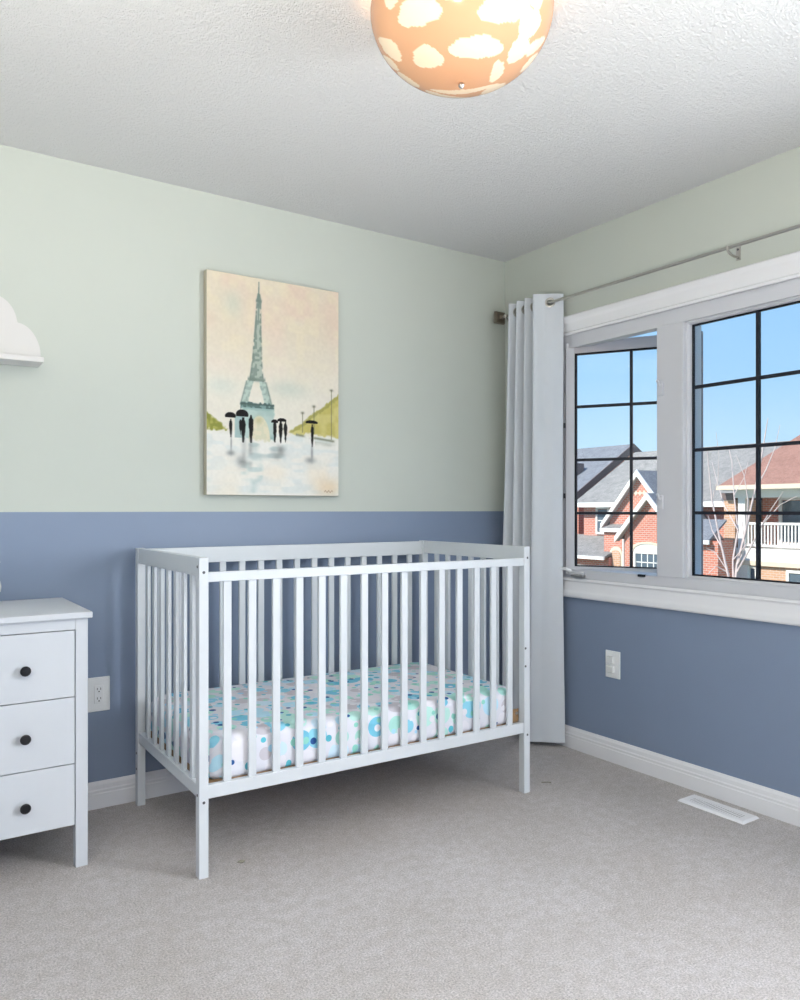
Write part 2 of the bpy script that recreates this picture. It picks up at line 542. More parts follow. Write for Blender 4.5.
# ------------------------------------------------------------------ the window in the right wall
w1 = thing('window_1', 'large white window with black grilles, one casement cranked open', 'window', (0, -1.42, WIN['z0']))
w1['kind'] = 'structure'
CAS = [(-0.004, 0), (-0.004, 0.012), (0.004, 0.016), (0.012, 0.010), (0.022, 0.011), (0.046, 0.015), (0.058, 0.018), (0.066, 0.024), (0.080, 0.024), (0.086, 0.019), (0.088, 0)]
obj('casing', sweep_frame(WIN['y0'], WIN['y1'], WIN['z0'], WIN['z1'], CAS), 'white_trim', w1, smooth=True)

GZ0, GZ1 = 0.866, 1.903         # glass height
FX0, FX1 = 0.004, 0.125         # frame from the room side to the outside
b = box(FX0, 0.055, WIN['y0'], WIN['y1'], 1.915, WIN['z1'])
obj('frame_head', b, 'white_vinyl', w1)
b = box(FX0, FX1, WIN['y0'], WIN['y1'], WIN['z0'], 0.855)
obj('frame_sill', b, 'white_vinyl', w1)
obj('frame_jamb', box(FX0, 0.050, -0.428, WIN['y1'], 0.855, 1.915), 'white_vinyl', w1)
obj('frame_jamb', box(FX0, FX1, WIN['y0'], -2.412, 0.855, 1.915), 'white_vinyl', w1)
mu = obj('mullion', box(-0.002, FX1, -1.098, -0.968, 0.855, 1.915, 0.003), 'white_vinyl', w1)
again(mu, (0, -0.774, 0))

def light_grid(parent, Y, X, W, z0, z1, cols, rows, nrm_t=0.004, names=('pane', 'muntin')):
    """panes and grille bars; Y(u) -> (x, y) of a point u along the sash"""
    bw = 0.0066
    def bar(u0, u1, q0, q1, t, mat, name):
        a = Y(u0, -t); b_ = Y(u1, -t); c = Y(u1, t); d = Y(u0, t)
        pts = [(a[0], a[1], q0), (b_[0], b_[1], q0), (c[0], c[1], q0), (d[0], d[1], q0)]
        return obj(name, prism(pts, (0, 0, q1 - q0)), mat, parent)
    for i in range(cols):
        for j in range(rows):
            bar(W * i / cols + bw * (i > 0), W * (i + 1) / cols - bw * (i < cols - 1), z0 + (z1 - z0) * j / rows + bw * (j > 0), z0 + (z1 - z0) * (j + 1) / rows - bw * (j < rows - 1), nrm_t, 'glass', names[0])
    for i in range(1, cols):
        bar(W * i / cols - bw, W * i / cols + bw, z0, z1, 0.007, 'grille', names[1])
    for j in range(1, rows):
        z = z0 + (z1 - z0) * j / rows
        for i in range(cols):
            bar(W * i / cols + bw * (i > 0), W * (i + 1) / cols - bw * (i < cols - 1), z - bw, z + bw, 0.0065, 'grille', names[1])

# fixed light: rebate, gasket, panes, grille
fx = obj('fixed_sash', sweep_frame(-1.690, -1.112, GZ0, GZ1, [(0, -0.03), (0, 0.004), (0.006, 0.012), (0.014, 0.012), (0.014, -0.03)], x=0.03), 'white_vinyl', w1)
obj('gasket', sweep_frame(-1.684, -1.118, GZ0 + 0.006, GZ1 - 0.006, [(0, -0.006), (0, 0.006), (0.006, 0.006), (0.006, -0.006)], x=0.046), 'gasket', fx)
light_grid(fx, lambda u, t: (0.046 + t, -1.114 - u), 0, 0.574, GZ0, GZ1, 2, 4)

def casement(pivot, ang, mirror=1):
    """outward-opening sash; u runs from the hinge along the sash"""
    d = Vector((math.sin(ang), -mirror * math.cos(ang), 0))
    n = Vector((math.cos(ang), mirror * math.sin(ang), 0))      # outwards
    P = lambda u, t: Vector((pivot[0], pivot[1], 0)) + d * u + n * t
    U0, U1, Z0, Z1 = -0.040, 0.575, 0.828, 1.940
    g0, g1, q0, q1 = 0.0, 0.525, 0.866, 1.888
    if mirror < 0 or ang < 0.05:
        Z0, Z1 = 0.857, 1.913
    def bar(name, u0, u1, z0, z1, t0, t1, mat, par):
        pts = [P(u0, t0), P(u1, t0), P(u1, t1), P(u0, t1)]
        return obj(name, prism([(p.x, p.y, z0) for p in pts], (0, 0, z1 - z0)), mat, par)
    s = bar('sash', U0, g0, Z0, Z1, -0.02, 0.025, 'white_vinyl', w1)
    bar('stile', g1, U1, Z0, Z1, -0.02, 0.025, 'sash_edge', s)
    bar('rail', g0, g1, Z0, q0, -0.02, 0.025, 'white_vinyl', s)
    bar('rail', g0, g1, q1, Z1, -0.02, 0.025, 'sash_rail', s)
    bar('gasket', g0, g0 + 0.008, q0, q1, -0.012, 0.012, 'gasket', s)
    bar('gasket', g1 - 0.008, g1, q0, q1, -0.012, 0.012, 'gasket', s)
    bar('gasket', g0 + 0.008, g1 - 0.008, q1 - 0.006, q1, -0.012, 0.012, 'gasket', s)
    bar('gasket', g0 + 0.008, g1 - 0.008, q0, q0 + 0.005, -0.012, 0.012, 'gasket', s)
    light_grid(s, lambda u, t: tuple(P(u, t)[:2]), 0, g1, q0, q1, 2, 4)
    return s
casement((0.035, -0.466), math.radians(31.3))
casement((0.055, -2.370), 0.0, mirror=-1)

# crank, sash latch and lock levers
b = box(-0.012, 0.004, -0.560, -0.470, 0.828, 0.846, 0.005)
ck = obj('crank', b, 'white_vinyl', w1)
obj('crank_handle', tube([(-0.010, -0.480, 0.846), (-0.030, -0.470, 0.856), (-0.040, -0.43, 0.858), (-0.040, -0.415, 0.850)], [0.008, 0.007, 0.006, 0.008], 8), 'white_plastic', ck, True)
obj('crank_cover', box(-0.034, -0.008, -0.575, -0.500, 0.822, 0.834, 0.004), 'nickel', ck)
obj('latch', box(-0.004, 0.01, -0.905, -0.868, 0.846, 0.8565, 0.002), 'dark_slot', w1)
for z in (1.65, 1.17):
    lk = obj('lock_lever', box(-0.012, -0.002, -1.005, -0.978, z - 0.03, z + 0.03, 0.004), 'white_vinyl', w1)
    obj('lever_tip', tube([(-0.012, -0.990, z + 0.01), (-0.026, -0.990, z + 0.035)], 0.006, 8), 'white_vinyl', lk, True)
for z in (1.545, 1.205):
    obj('hinge', tube([(0.0, -0.4295, z - 0.012), (0.0, -0.4295, z + 0.012)], 0.005, 8), 'bolt', w1)

# invented window out of view, added as the opening for the side fill light
w2 = thing('added_window', 'white framed window added out of view for the side fill light', 'window', (0, (RW['y0'] + RW['y1']) / 2, RW['z0']))
w2['kind'] = 'structure'
obj('casing', sweep_frame(RW['y0'], RW['y1'], RW['z0'], RW['z1'], CAS), 'white_trim', w2, smooth=True)
obj('frame', sweep_frame(RW['y0'] + 0.05, RW['y1'] - 0.05, RW['z0'] + 0.05, RW['z1'] - 0.05, [(0, -0.06), (0, -0.004), (0.05, -0.004), (0.05, -0.06)]), 'white_vinyl', w2)

# ------------------------------------------------------------------ crib
CW, CL, CH = 0.745, 1.363, 0.990
crib = thing('crib', 'white slatted wooden baby crib standing against the blue wall', 'crib', (-1.94, -0.785, 0))
cx0, cy0 = -1.94, -0.785
cx1, cy1 = cx0 + CL, cy0 + CW
PX, PY = 0.030, 0.033
p = obj('post', box(cx0, cx0 + PX, cy0, cy0 + PY, 0, CH, 0.0015), 'white_crib', crib)
again(p, (CL - PX, 0, 0)); again(p, (0, CW - PY, 0)); again(p, (CL - PX, CW - PY, 0))
for i, x in enumerate((cx0, cx1 - 0.022)):
    xa = x + (0.004 if i == 0 else -0.004)
    obj('end_top_rail', box(xa, xa + 0.022, cy0 + PY, cy1 - PY, 0.932, CH, 0.0015), 'white_crib', crib)
    obj('end_bottom_rail', box(xa, xa + 0.022, cy0 + PY, cy1 - PY, 0.243, 0.283, 0.0015), 'white_crib', crib)
    for k in range(7):
        yc = cy0 + PY - 0.012 + (CW - 2 * PY + 0.004) / 8 * (k + 1)
        if k == 0 and i == 0:
            es = obj('end_slat', box(xa + 0.005, xa + 0.017, yc - 0.013, yc + 0.013, 0.283, 0.932, 0.001, 1), 'white_crib', crib)
            ex, ey = xa, yc
        else:
            again(es, (xa - ex, yc - ey, 0))
obj('front_top_rail', box(cx0 + PX, cx1 - PX, cy0 + 0.004, cy0 + 0.026, 0.914, 0.944, 0.0015), 'white_crib', crib)
obj('back_top_rail', box(cx0 + PX, cx1 - PX, cy1 - 0.026, cy1 - 0.004, 0.925, 0.987, 0.0015), 'white_crib', crib)
fb = obj('long_bottom_rail', box(cx0 + PX, cx1 - PX, cy0 + 0.004, cy0 + 0.026, 0.242, 0.283, 0.0015), 'white_crib', crib)
again(fb, (0, CW - 0.030, 0))
for k in range(15):
    xc = -1.845 + 1.172 / 14 * k
    if k == 0:
        f0 = obj('front_slat', box(xc - 0.013, xc + 0.013, cy0 + 0.009, cy0 + 0.021, 0.283, 0.914, 0.001, 1), 'white_crib', crib)
        b0 = obj('back_slat', box(xc - 0.013, xc + 0.013, cy1 - 0.021, cy1 - 0.009, 0.283, 0.925, 0.001, 1), 'white_crib', crib)
    else:
        again(f0, (1.172 / 14 * k, 0, 0)); again(b0, (1.172 / 14 * k, 0, 0))
obj('mattress_base', box(cx0 + 0.032, cx1 - 0.032, cy0 + 0.032, cy1 - 0.032, 0.262, 0.282), 'plank', crib)
bo = None
for x, z in ((-1.925, 0.945), (-1.925, 0.234), (-0.590, 0.945), (-0.600, 0.582), (-0.600, 0.510), (-0.590, 0.234)):
    if bo is None:
        bo = obj('bolt', lathe([(0.0, 0.0012), (0.004, 0.0012), (0.0048, 0.0)], (x, cy0, z), 'Y', 12), 'bolt', crib); bx, bz = x, z
    else:
        again(bo, (x - bx, 0, z - bz))
so_ = None
for y, z in ((cy0 + 0.017, 0.962), (cy0 + 0.017, 0.255), (cy1 - 0.017, 0.20), (cy1 - 0.017, 0.14)):
    if so_ is None:
        so_ = obj('bolt', lathe([(0.0, 0.0012), (0.004, 0.0012), (0.0048, 0.0)], (cx0, y, z), 'X', 12), 'bolt', crib); sy, sz = y, z
    else:
        again(so_, (0, y - sy, z - sz))
br = obj('base_bracket', box(cx1 - 0.062, cx1 - 0.0305, cy0 + 0.034, cy0 + 0.037, 0.285, 0.335), 'plank', crib)
obj('bracket_bolt', lathe([(0.0, 0.004), (0.006, 0.004), (0.006, 0.0)], (cx1 - 0.042, cy0 + 0.034, 0.318), 'Y', 10), 'nickel', br)
crib.rotation_euler = (0, 0, math.radians(-0.7))

# mattress in a fitted dotted sheet
def make_mattress():
    x0, x1, y0, y1, z0, z1 = cx0 + 0.036, cx1 - 0.045, cy0 + 0.027, cy1 - 0.034, 0.2825, 0.425
    b = bmesh.new()
    r = 0.035
    # cross-section rounded rectangle rings from bottom to top
    prof = [(0.012, 0.0), (0.002, 0.012)] + [(0.0, 0.03)] + [(0.0, 0.085)]
    for k in range(1, 7):
        t = k / 6 * math.pi / 2
        prof.append((r * (1 - math.cos(t)), (z1 - z0 - r) + r * math.sin(t)))
    rings = []
    for ins, h in prof:
        ring = []
        cr = 0.055
        hx0, hx1, hy0, hy1 = x0 + ins, x1 - ins, y0 + ins, y1 - ins
        for (cxx, cyy, a0) in ((hx1 - cr, hy0 + cr, -90), (hx1 - cr, hy1 - cr, 0), (hx0 + cr, hy1 - cr, 90), (hx0 + cr, hy0 + cr, 180)):
            for q in range(6):
                a = math.radians(a0 + q * 18)
                ring.append((cxx + cr * math.cos(a), cyy + cr * math.sin(a), z0 + h))
        # long edges cut so that the cloth can wave
        dense = []
        for i in range(len(ring)):
            A = Vector(ring[i]); B = Vector(ring[(i + 1) % len(ring)])
            nseg = max(1, int((B - A).length / 0.04))
            for k in range(nseg):
                dense.append(A.lerp(B, k / nseg))
        rings.append(dense)
    n = min(len(r_) for r_ in rings)
    # resample every ring to the same count
    def resample(pts, cnt):
        P = pts + [pts[0]]
        L = [0]
        for A, B in zip(P, P[1:]): L.append(L[-1] + (B - A).length)
        out = []; j = 0
        for i in range(cnt):
            s = L[-1] * i / cnt
            while L[j + 1] < s: j += 1
            out.append(P[j].lerp(P[j + 1], (s - L[j]) / max(1e-9, L[j + 1] - L[j])))
        return out
    cnt = 110
    vr = []
    for ri, r_ in enumerate(rings):
        vr.append([b.verts.new(q) for q in resample(r_, cnt)])
    for a, c in zip(vr, vr[1:]):
        for k in range(cnt):
            b.faces.new((a[k], a[(k + 1) % cnt], c[(k + 1) % cnt], c[k]))
    b.faces.new(vr[-1]); b.faces.new(vr[0][::-1])
    uvl = b.loops.layers.uv.new('cloth')
    for f in b.faces:
        for l in f.loops:
            x, y, z = l.vert.co
            dz = z1 - z
            c = f.calc_center_median()
            # unroll the sides outwards so that the print runs over the edges
            dl, dr, dfv, db = c.x - x0, x1 - c.x, c.y - y0, y1 - c.y
            mn = min(dl, dr, dfv, db)
            u, v = x, y
            if abs(c.z - z1) > 0.002:
                if mn == dfv: v = y - dz
                elif mn == db: v = y + dz
                elif mn == dl: u = x - dz
                else: u = x + dz
            l[uvl].uv = (u + 3, v + 2)
    o = obj('mattress', b, 'sheet', None, True, loc=((x0 + x1) / 2, (y0 + y1) / 2, z0))
    tag(o, 'crib mattress in a white sheet with teal, blue and mint dots', 'mattress')
    return o
ma = make_mattress()
ma.rotation_euler = (0, 0, math.radians(-0.7))
# keep it centred in the turned crib
off = Vector((ma.location.x - cx0, ma.location.y - cy0, 0))
ro = Matrix.Rotation(math.radians(-0.7), 3, 'Z') @ off
ma.location = (cx0 + ro.x, cy0 + ro.y, ma.location.z)

# ------------------------------------------------------------------ dresser
DX0, DX1, DY0, DY1 = -3.275, -2.201, -0.487, -0.020
dr = thing('dresser', 'white three-drawer wooden dresser with black knobs', 'dresser', ((DX0 + DX1) / 2, (DY0 + DY1) / 2, 0))
obj('top', box(DX0 - 0.012, DX1 + 0.012, DY0 - 0.013, DY1 + 0.005, 0.793, 0.813, 0.003), 'white_dresser', dr)
lg = obj('leg', box(DX1 - 0.037, DX1, DY0, DY0 + 0.037, 0, 0.793, 0.0015), 'white_dresser', dr)
again(lg, (DX0 - DX1 + 0.037, 0, 0)); again(lg, (0, DY1 - DY0 - 0.037, 0)); again(lg, (DX0 - DX1 + 0.037, DY1 - DY0 - 0.037, 0))
obj('front_rail', box(DX0 + 0.037, DX1 - 0.037, DY0 + 0.002, DY0 + 0.022, 0.758, 0.793), 'white_dresser', dr)
sp = obj('side_panel', box(DX1 - 0.028, DX1 - 0.010, DY0 + 0.037, DY1 - 0.037, 0.13, 0.793), 'white_dresser', dr)
again(sp, (DX0 - DX1 + 0.038, 0, 0))
obj('back_panel', box(DX0 + 0.037, DX1 - 0.037, DY1 - 0.016, DY1 - 0.008, 0.13, 0.793), 'white_dresser', dr)
for z1, z0 in ((0.755, 0.5455), (0.5425, 0.333), (0.330, 0.137)):
    d = obj('drawer', box(DX0 + 0.0395, DX1 - 0.0395, DY0 + 0.002, DY0 + 0.40, z0, z1, 0.0012), 'white_dresser', dr)
    for x in (-2.386, DX0 + DX1 + 2.386):
        obj('knob', lathe([(0.0065, 0.0), (0.0065, 0.010), (0.012, 0.014), (0.0155, 0.020), (0.0155, 0.024), (0.012, 0.0275), (0.0, 0.0285)], (x, DY0 + 0.002, (0.645, 0.436, 0.225)[[0.755, 0.5425, 0.330].index(z1)]), 'Y', 24), 'black_knob', d, True)

# small white ornament on the dresser, mostly beyond the edge of the picture
ox, oy = -2.452, -0.13
o = obj('ornament', lathe([(0.036, 0), (0.039, 0.006), (0.036, 0.016), (0.024, 0.026), (0.030, 0.034), (0.043, 0.045), (0.045, 0.062), (0.042, 0.080), (0.030, 0.090), (0.020, 0.105), (0.020, 0.125), (0.034, 0.135), (0.042, 0.146), (0.034, 0.158), (0.016, 0.168), (0, 0.172)], (ox, oy, 0.813), 'Z', 28), 'ceramic', None, True, loc=(ox, oy, 0.813))
tag(o, 'small white ornament standing on the dresser top', 'ornament')

# ------------------------------------------------------------------ cloud shelf
sh = thing('cloud_shelf', 'white cloud-shaped wall shelf with a narrow ledge', 'shelf', (-2.52, 0, 1.655))
def cloud_outline():
    circ = [(-2.345, 1.690, 0.081, 0.122), (-2.425, 1.800, 0.083, 0.104), (-2.560, 1.800, 0.105, 0.130), (-2.690, 1.720, 0.085, 0.125)]
    pts = []
    N = 220
    x0, x1 = -2.775, -2.264
    top = []
    for i in range(N + 1):
        x = x0 + (x1 - x0) * i / N
        z = 1.682
        for c, zc, rx, rz in circ:
            q = 1 - ((x - c) / rx) ** 2
            if q > 0: z = max(z, zc + rz * math.sqrt(q))
        top.append((x, z))
    return top
ctop = cloud_outline()
pts = [Vector((x, -0.0005, z)) for x, z in ctop] + [Vector((ctop[-1][0], -0.0005, 1.680)), Vector((ctop[0][0], -0.0005, 1.680))]
b = prism(pts, (0, -0.022, 0))
obj('back_plate', b, 'white_shelf', sh)
obj('ledge', box(-2.782, -2.270, -0.120, -0.0005, 1.660, 1.680, 0.003), 'white_shelf', sh)

# ------------------------------------------------------------------ canvas painting
PX0, PX1, PZ0, PZ1, PT = -1.645, -1.027, 1.199, 2.121, 0.035
pic = thing('canvas_painting', 'unframed canvas painting of a tower, umbrellas and wet pavement', 'painting', ((PX0 + PX1) / 2, -PT / 2, PZ0))

def smooth_noise(h, w, cells, seed):
    rs = np.random.RandomState(seed)
    g = rs.rand(cells[0] + 2, cells[1] + 2)
    yy = np.linspace(0, cells[0], h); xx = np.linspace(0, cells[1], w)
    y0 = yy.astype(int); x0 = xx.astype(int)
    fy = (yy - y0)[:, None]; fx = (xx - x0)[None, :]
    fy = fy * fy * (3 - 2 * fy); fx = fx * fx * (3 - 2 * fx)
    a = g[y0][:, x0]; b_ = g[y0][:, x0 + 1]; c = g[y0 + 1][:, x0]; d = g[y0 + 1][:, x0 + 1]
    return (a * (1 - fx) + b_ * fx) * (1 - fy) + (c * (1 - fx) + d * fx) * fy

def paint_canvas(NU, NV):
    """pigments on the canvas: rows from bottom to top, sRGB"""
    img = np.zeros((NV, NU, 3))
    U, V = np.meshgrid((np.arange(NU) + .5) / NU, (np.arange(NV) + .5) / NV)
    U = U + 0.030 * np.sin(math.pi * U)
    nA = smooth_noise(NV, NU, (9, 6), 1); nB = smooth_noise(NV, NU, (24, 16), 2); nC = smooth_noise(NV, NU, (90, 60), 3); nD = smooth_noise(NV, NU, (60, 12), 9)
    jig = (nC - .5) * 0.012 + (nB - .5) * 0.012
    def lay(mask, col, a=1.0):
        m_ = (np.clip(mask, 0, 1) * a)[..., None]
        img[:] = img * (1 - m_) + np.array(col) / 255. * m_
    def soft(v, w): return np.clip(v / w + .5, 0, 1)
    sky = np.ones_like(U)
    lay(sky, (222, 210, 190))
    lay(soft(nA - .55, .4), (224, 202, 184), .8)
    lay(soft(nB - .60, .3), (228, 216, 188), .45)
    lay(soft(.55 - V + nA * .12, .35), (230, 226, 214), .85)
    lay(np.exp(-((U - .2) / .08) ** 2 - ((V - .87) / .06) ** 2), (200, 206, 190), .6)
    lay(np.exp(-((U - .62) / .14) ** 2 - ((V - .50) / .04) ** 2), (196, 206, 194), .6)
    lay(np.exp(-((U - .12) / .12) ** 2 - ((V - .49) / .04) ** 2), (206, 214, 204), .6)
    # pavement
    lay(soft(.292 - V + jig, .02), (233, 231, 224))
    lay(soft(.29 - V, .01) * soft(nD - .58, .25), (216, 222, 220), .6)
    lay(soft(.16 - V, .1) * soft(nA - .5, .4), (238, 228, 212), .8)
    lay(np.exp(-((U - .92) / .1) ** 2 - ((V - .04) / .05) ** 2), (230, 204, 168), .7)
    # hills
    lh = .365 - .42 * U + jig
    lay(soft(lh - V, .012) * soft(V - .29 + jig, .01) * (U < .20), (172, 170, 92))
    lay(soft(lh - V, .012) * soft(V - .29 + jig, .01) * soft(nC - .5, .3) * (U < .20), (128, 132, 60), .7)
    rh = .30 + (U - .63) * .535 + jig
    mr = soft(rh - V, .01) * soft(V - (.300 - (U - .63) * .04) + jig, .012) * (U > .60)
    lay(mr, (196, 184, 108))
    lay(mr * soft(nB - .55, .25), (210, 200, 132), .8)
    lay(mr * soft(V - rh + .02, .01), (150, 148, 84), .6)
    lay(np.exp(-((V - (.292 - (U - .65) * .08)) / .006) ** 2) * (U > .68) * soft(nD - .35, .3), (120, 124, 100), .8)
    lay(np.exp(-((V - (.262 - (U - .65) * .05)) / .009) ** 2) * (U > .82) * soft(nD - .4, .3), (150, 154, 142), .6)
    # tower, half widths over height
    c0 = .392
    teal, dk = (140, 160, 152), (112, 128, 120)
    def inter(V, pts):
        vs = [p_[0] for p_ in pts]; ws = [p_[1] for p_ in pts]
        return np.interp(V, vs, ws)
    hw = inter(V, [(.525, .052), (.62, .034), (.711, .027), (.80, .019), (.886, .014), (.905, .012), (.93, .005), (.98, .002)])
    cc = c0 - .012 + .020 * np.clip((V - .5) / .4, 0, 1)
    bodyU = soft(hw - np.abs(U - cc) + jig * .4, .006) * (V > .525) * (V < .985)
    lay(bodyU, (170, 182, 170), .9)
    lay(bodyU * soft(nC - .5, .3), dk, .65)
    lay(np.exp(-((np.abs(U - cc) - hw) / .006) ** 2) * (V > .525) * (V < .93) * soft(nC - .3, .4), dk, .8)
    lay(np.exp(-((U - cc) / .004) ** 2) * (V > .80) * (V < .985), dk, .8)
    lay(np.exp(-((V - .895) / .008) ** 2) * soft(.024 - np.abs(U - cc), .006), dk, .75)
    lay(np.exp(-((V - .532) / .009) ** 2) * soft(.068 - np.abs(U - cc), .008), dk, .75)
    # legs between the two platforms
    for sgn in (-1, 1):
        t = np.clip((.525 - V) / .115, 0, 1)
        ctr = c0 - .012 + sgn * (.047 + .050 * t)
        mk = soft(.026 + .003 * t - np.abs(U - ctr) + jig * .5, .006) * (V < .525) * (V > .41)
        lay(mk, (186, 202, 192)); lay(mk * soft(nC - .52, .2), dk, .35)
        lay(np.exp(-((U - ctr - sgn * .026) / .006) ** 2) * (V < .525) * (V > .41), dk, .6)
    mk = soft(.128 - np.abs(U - c0 + .005), .008) * soft(.016 - np.abs(V - .408) + jig, .006)
    lay(mk, (132, 160, 156)); lay(mk * soft(nC - .5, .2), (76, 96, 92), .7)
    lay(np.exp(-((V - .418) / .004) ** 2) * soft(.13 - np.abs(U - c0 + .005), .008), (70, 86, 82), .7)
    # base with a pale arch
    base_ = soft(.125 - np.abs(U - c0) + jig, .01) * (V < .40) * soft(V - .262 + jig, .012)
    arch = soft(1 - ((U - c0 - .012) / .082) ** 2 - ((V - .25) / .115) ** 2, .12) * (V < .39) * soft(V - .255 + jig, .012)
    lay(base_, (178, 200, 194), .85); lay(base_ * soft(nB - .5, .3), (140, 172, 168), .7)
    lay(arch, (226, 218, 192)); lay(arch * soft(nC - .55, .2), (206, 206, 180), .6)
    lay(np.exp(-((V - .345) / .018) ** 2 - ((U - .40) / .03) ** 2), (188, 180, 132), .6)
    # reflection of the tower
    rf = soft(.11 - np.abs(U - .44) + (nD - .5) * .12, .04) * soft(.245 - V, .02) * soft(V - .165, .02)
    lay(rf * soft(nD - .4, .3), (176, 190, 188), .75)
    lay(soft(.05 - np.abs(U - .36) + (nB - .5) * .1, .04) * soft(.17 - V, .05) * soft(nD - .4, .3), (190, 206, 202), .7)
    # lamp posts
    for u_, v0, v1 in ((.945, .275, .515), (.815, .30, .43), (.73, .30, .395)):
        lay(np.exp(-((U - u_) / .0035) ** 2) * (V > v0) * (V < v1), (120, 120, 92), .8)
        lay(np.exp(-((U - u_) / .012) ** 2 - ((V - v1) / .006) ** 2), (110, 110, 90), .8)
    # people under umbrellas, then their reflections
    ink = (30, 28, 28)
    def umb(u_, v_, a, b_):
        d = ((U - u_) / a) ** 2 + ((V - v_) / b_) ** 2
        lay(soft(1 - d + jig * 8, .25) * (V > v_ - b_ * .45), ink)
    def man(u_, vt, vb, w):
        cv = (vt + vb) / 2
        t = np.clip((vt - V) / (vt - vb), 0, 1)
        wid = np.interp(t, [0, .10, .14, .3, .55, .8, 1], [.35, .5, .8, 1.0, .85, .5, .25]) * w
        lay(soft(wid - np.abs(U - u_) + jig * .4, .006) * (V < vt) * (V > vb), ink)
    lay(soft(.03 - np.abs(U - .245), .008) * (V < .36) * (V > .262), (150, 180, 180), .8)
    man(.185, .345, .262, .014); umb(.182, .357, .042, .017)
    man(.280, .355, .238, .020); umb(.272, .367, .048, .023); man(.258, .345, .275, .012)
    man(.340, .367, .238, .019)
    man(.522, .350, .248, .014); umb(.52, .343, .026, .012)
    man(.566, .350, .244, .015); umb(.575, .352, .034, .011); man(.602, .347, .250, .013)
    man(.802, .345, .235, .013); umb(.797, .352, .046, .011)
    grey = (150, 152, 150)
    for u_, v_, a, b_ in ((.185, .19, .03, .012), (.275, .155, .045, .026), (.285, .20, .02, .05), (.335, .195, .016, .05), (.545, .19, .04, .02), (.56, .215, .03, .02), (.79, .17, .035, .014), (.80, .205, .008, .04), (.187, .235, .006, .04)):
        lay(np.exp(-((U - u_) / a) ** 2 - ((V - v_) / b_) ** 2) * soft(nB - .3, .5), grey, .95)
    # scribbled signature
    lay(np.exp(-((V - .022 - .004 * np.sin(U * 260)) / .0025) ** 2) * (U > .89) * (U < .955), (150, 110, 80), .7)
    img += ((nC - .5) * .025)[..., None]
    return np.clip(img, 0, 1)

NU, NV = 250, 372
art = paint_canvas(NU, NV)
lin = np.where(art <= 0.04045, art / 12.92, ((art + .055) / 1.055) ** 2.4)
me = bpy.data.meshes.new('painted_face')
gx = np.linspace(PX0 + .0015, PX1 - .0015, NU) - pic.location.x
gz = np.linspace(PZ0 + .0015, PZ1 - .0015, NV) - PZ0
GX, GZ = np.meshgrid(gx, gz)
co = np.stack([GX, np.full_like(GX, -PT - .0006 - pic.location.y), GZ], -1).reshape(-1, 3)
idx = np.arange(NU * NV).reshape(NV, NU)
fc = np.stack([idx[:-1, :-1], idx[:-1, 1:], idx[1:, 1:], idx[1:, :-1]], -1).reshape(-1, 4)
me.vertices.add(len(co)); me.vertices.foreach_set('co', co.ravel())
me.loops.add(fc.size); me.loops.foreach_set('vertex_index', fc.ravel().astype(np.int32))
me.polygons.add(len(fc)); me.polygons.foreach_set('loop_start', np.arange(0, fc.size, 4, dtype=np.int32))
me.update(calc_edges=True)
ca = me.color_attributes.new('pigment', 'FLOAT_COLOR', 'POINT')
ca.data.foreach_set('color', np.concatenate([lin.reshape(-1, 3), np.ones((NU * NV, 1))], 1).ravel().astype(np.float32))
me.materials.append(M['painting'])
pf = bpy.data.objects.new('painted_face', me); C.objects.link(pf); pf.parent = pic
obj('stretched_canvas', box(PX0, PX1, -PT, -0.002, PZ0, PZ1, 0.0015), 'canvas_edge', pic)

# ------------------------------------------------------------------ electrical plates
def plate(name, centre, nrm, w, h, kind, label):
    t = thing(name, label, 'outlet', centre)
    c = Vector(centre); n = Vector(nrm); s = Vector((abs(n.y), abs(n.x), 0))
    def slab(nm, du, dv, hw, hh, t0, t1, mat, par, bev=0.0):
        a = c + s * (du - hw) + n * t0 + Vector((0, 0, dv - hh)); q = c + s * (du + hw) + n * t1 + Vector((0, 0, dv + hh))
        return obj(nm, box(min(a.x, q.x), max(a.x, q.x), min(a.y, q.y), max(a.y, q.y), a.z, q.z, bev), mat, par)
    fp = slab('face_plate', 0, 0, w / 2, h / 2, 0, 0.006, 'white_plastic', t, 0.002)
    if kind == 'duplex':
        slab('insert', 0, 0, 0.017, 0.034, 0.006, 0.0085, 'white_plastic', fp, 0.001)
        for dv in (0.018, -0.018):
            for du in (-0.006, 0.006):
                slab('slot', du, dv + 0.003, 0.0011, 0.004, 0.0085, 0.0088, 'dark_slot', fp)
            slab('slot', 0, dv - 0.007, 0.0022, 0.0022, 0.0085, 0.0088, 'dark_slot', fp)
    else:
        for dv in (0.021, -0.021):
            slab('safety_cap', 0.006, dv, 0.019, 0.016, 0.006, 0.022, 'ceramic', t, 0.004)
    return t
plate('wall_outlet', (-2.058, 0, 0.434), (0, -1, 0), 0.082, 0.130, 'duplex', 'white wall outlet between the dresser and the crib')
plate('capped_outlet', (0, -0.731, 0.440), (-1, 0, 0), 0.082, 0.122, 'caps', 'white outlet with two safety caps under the window')

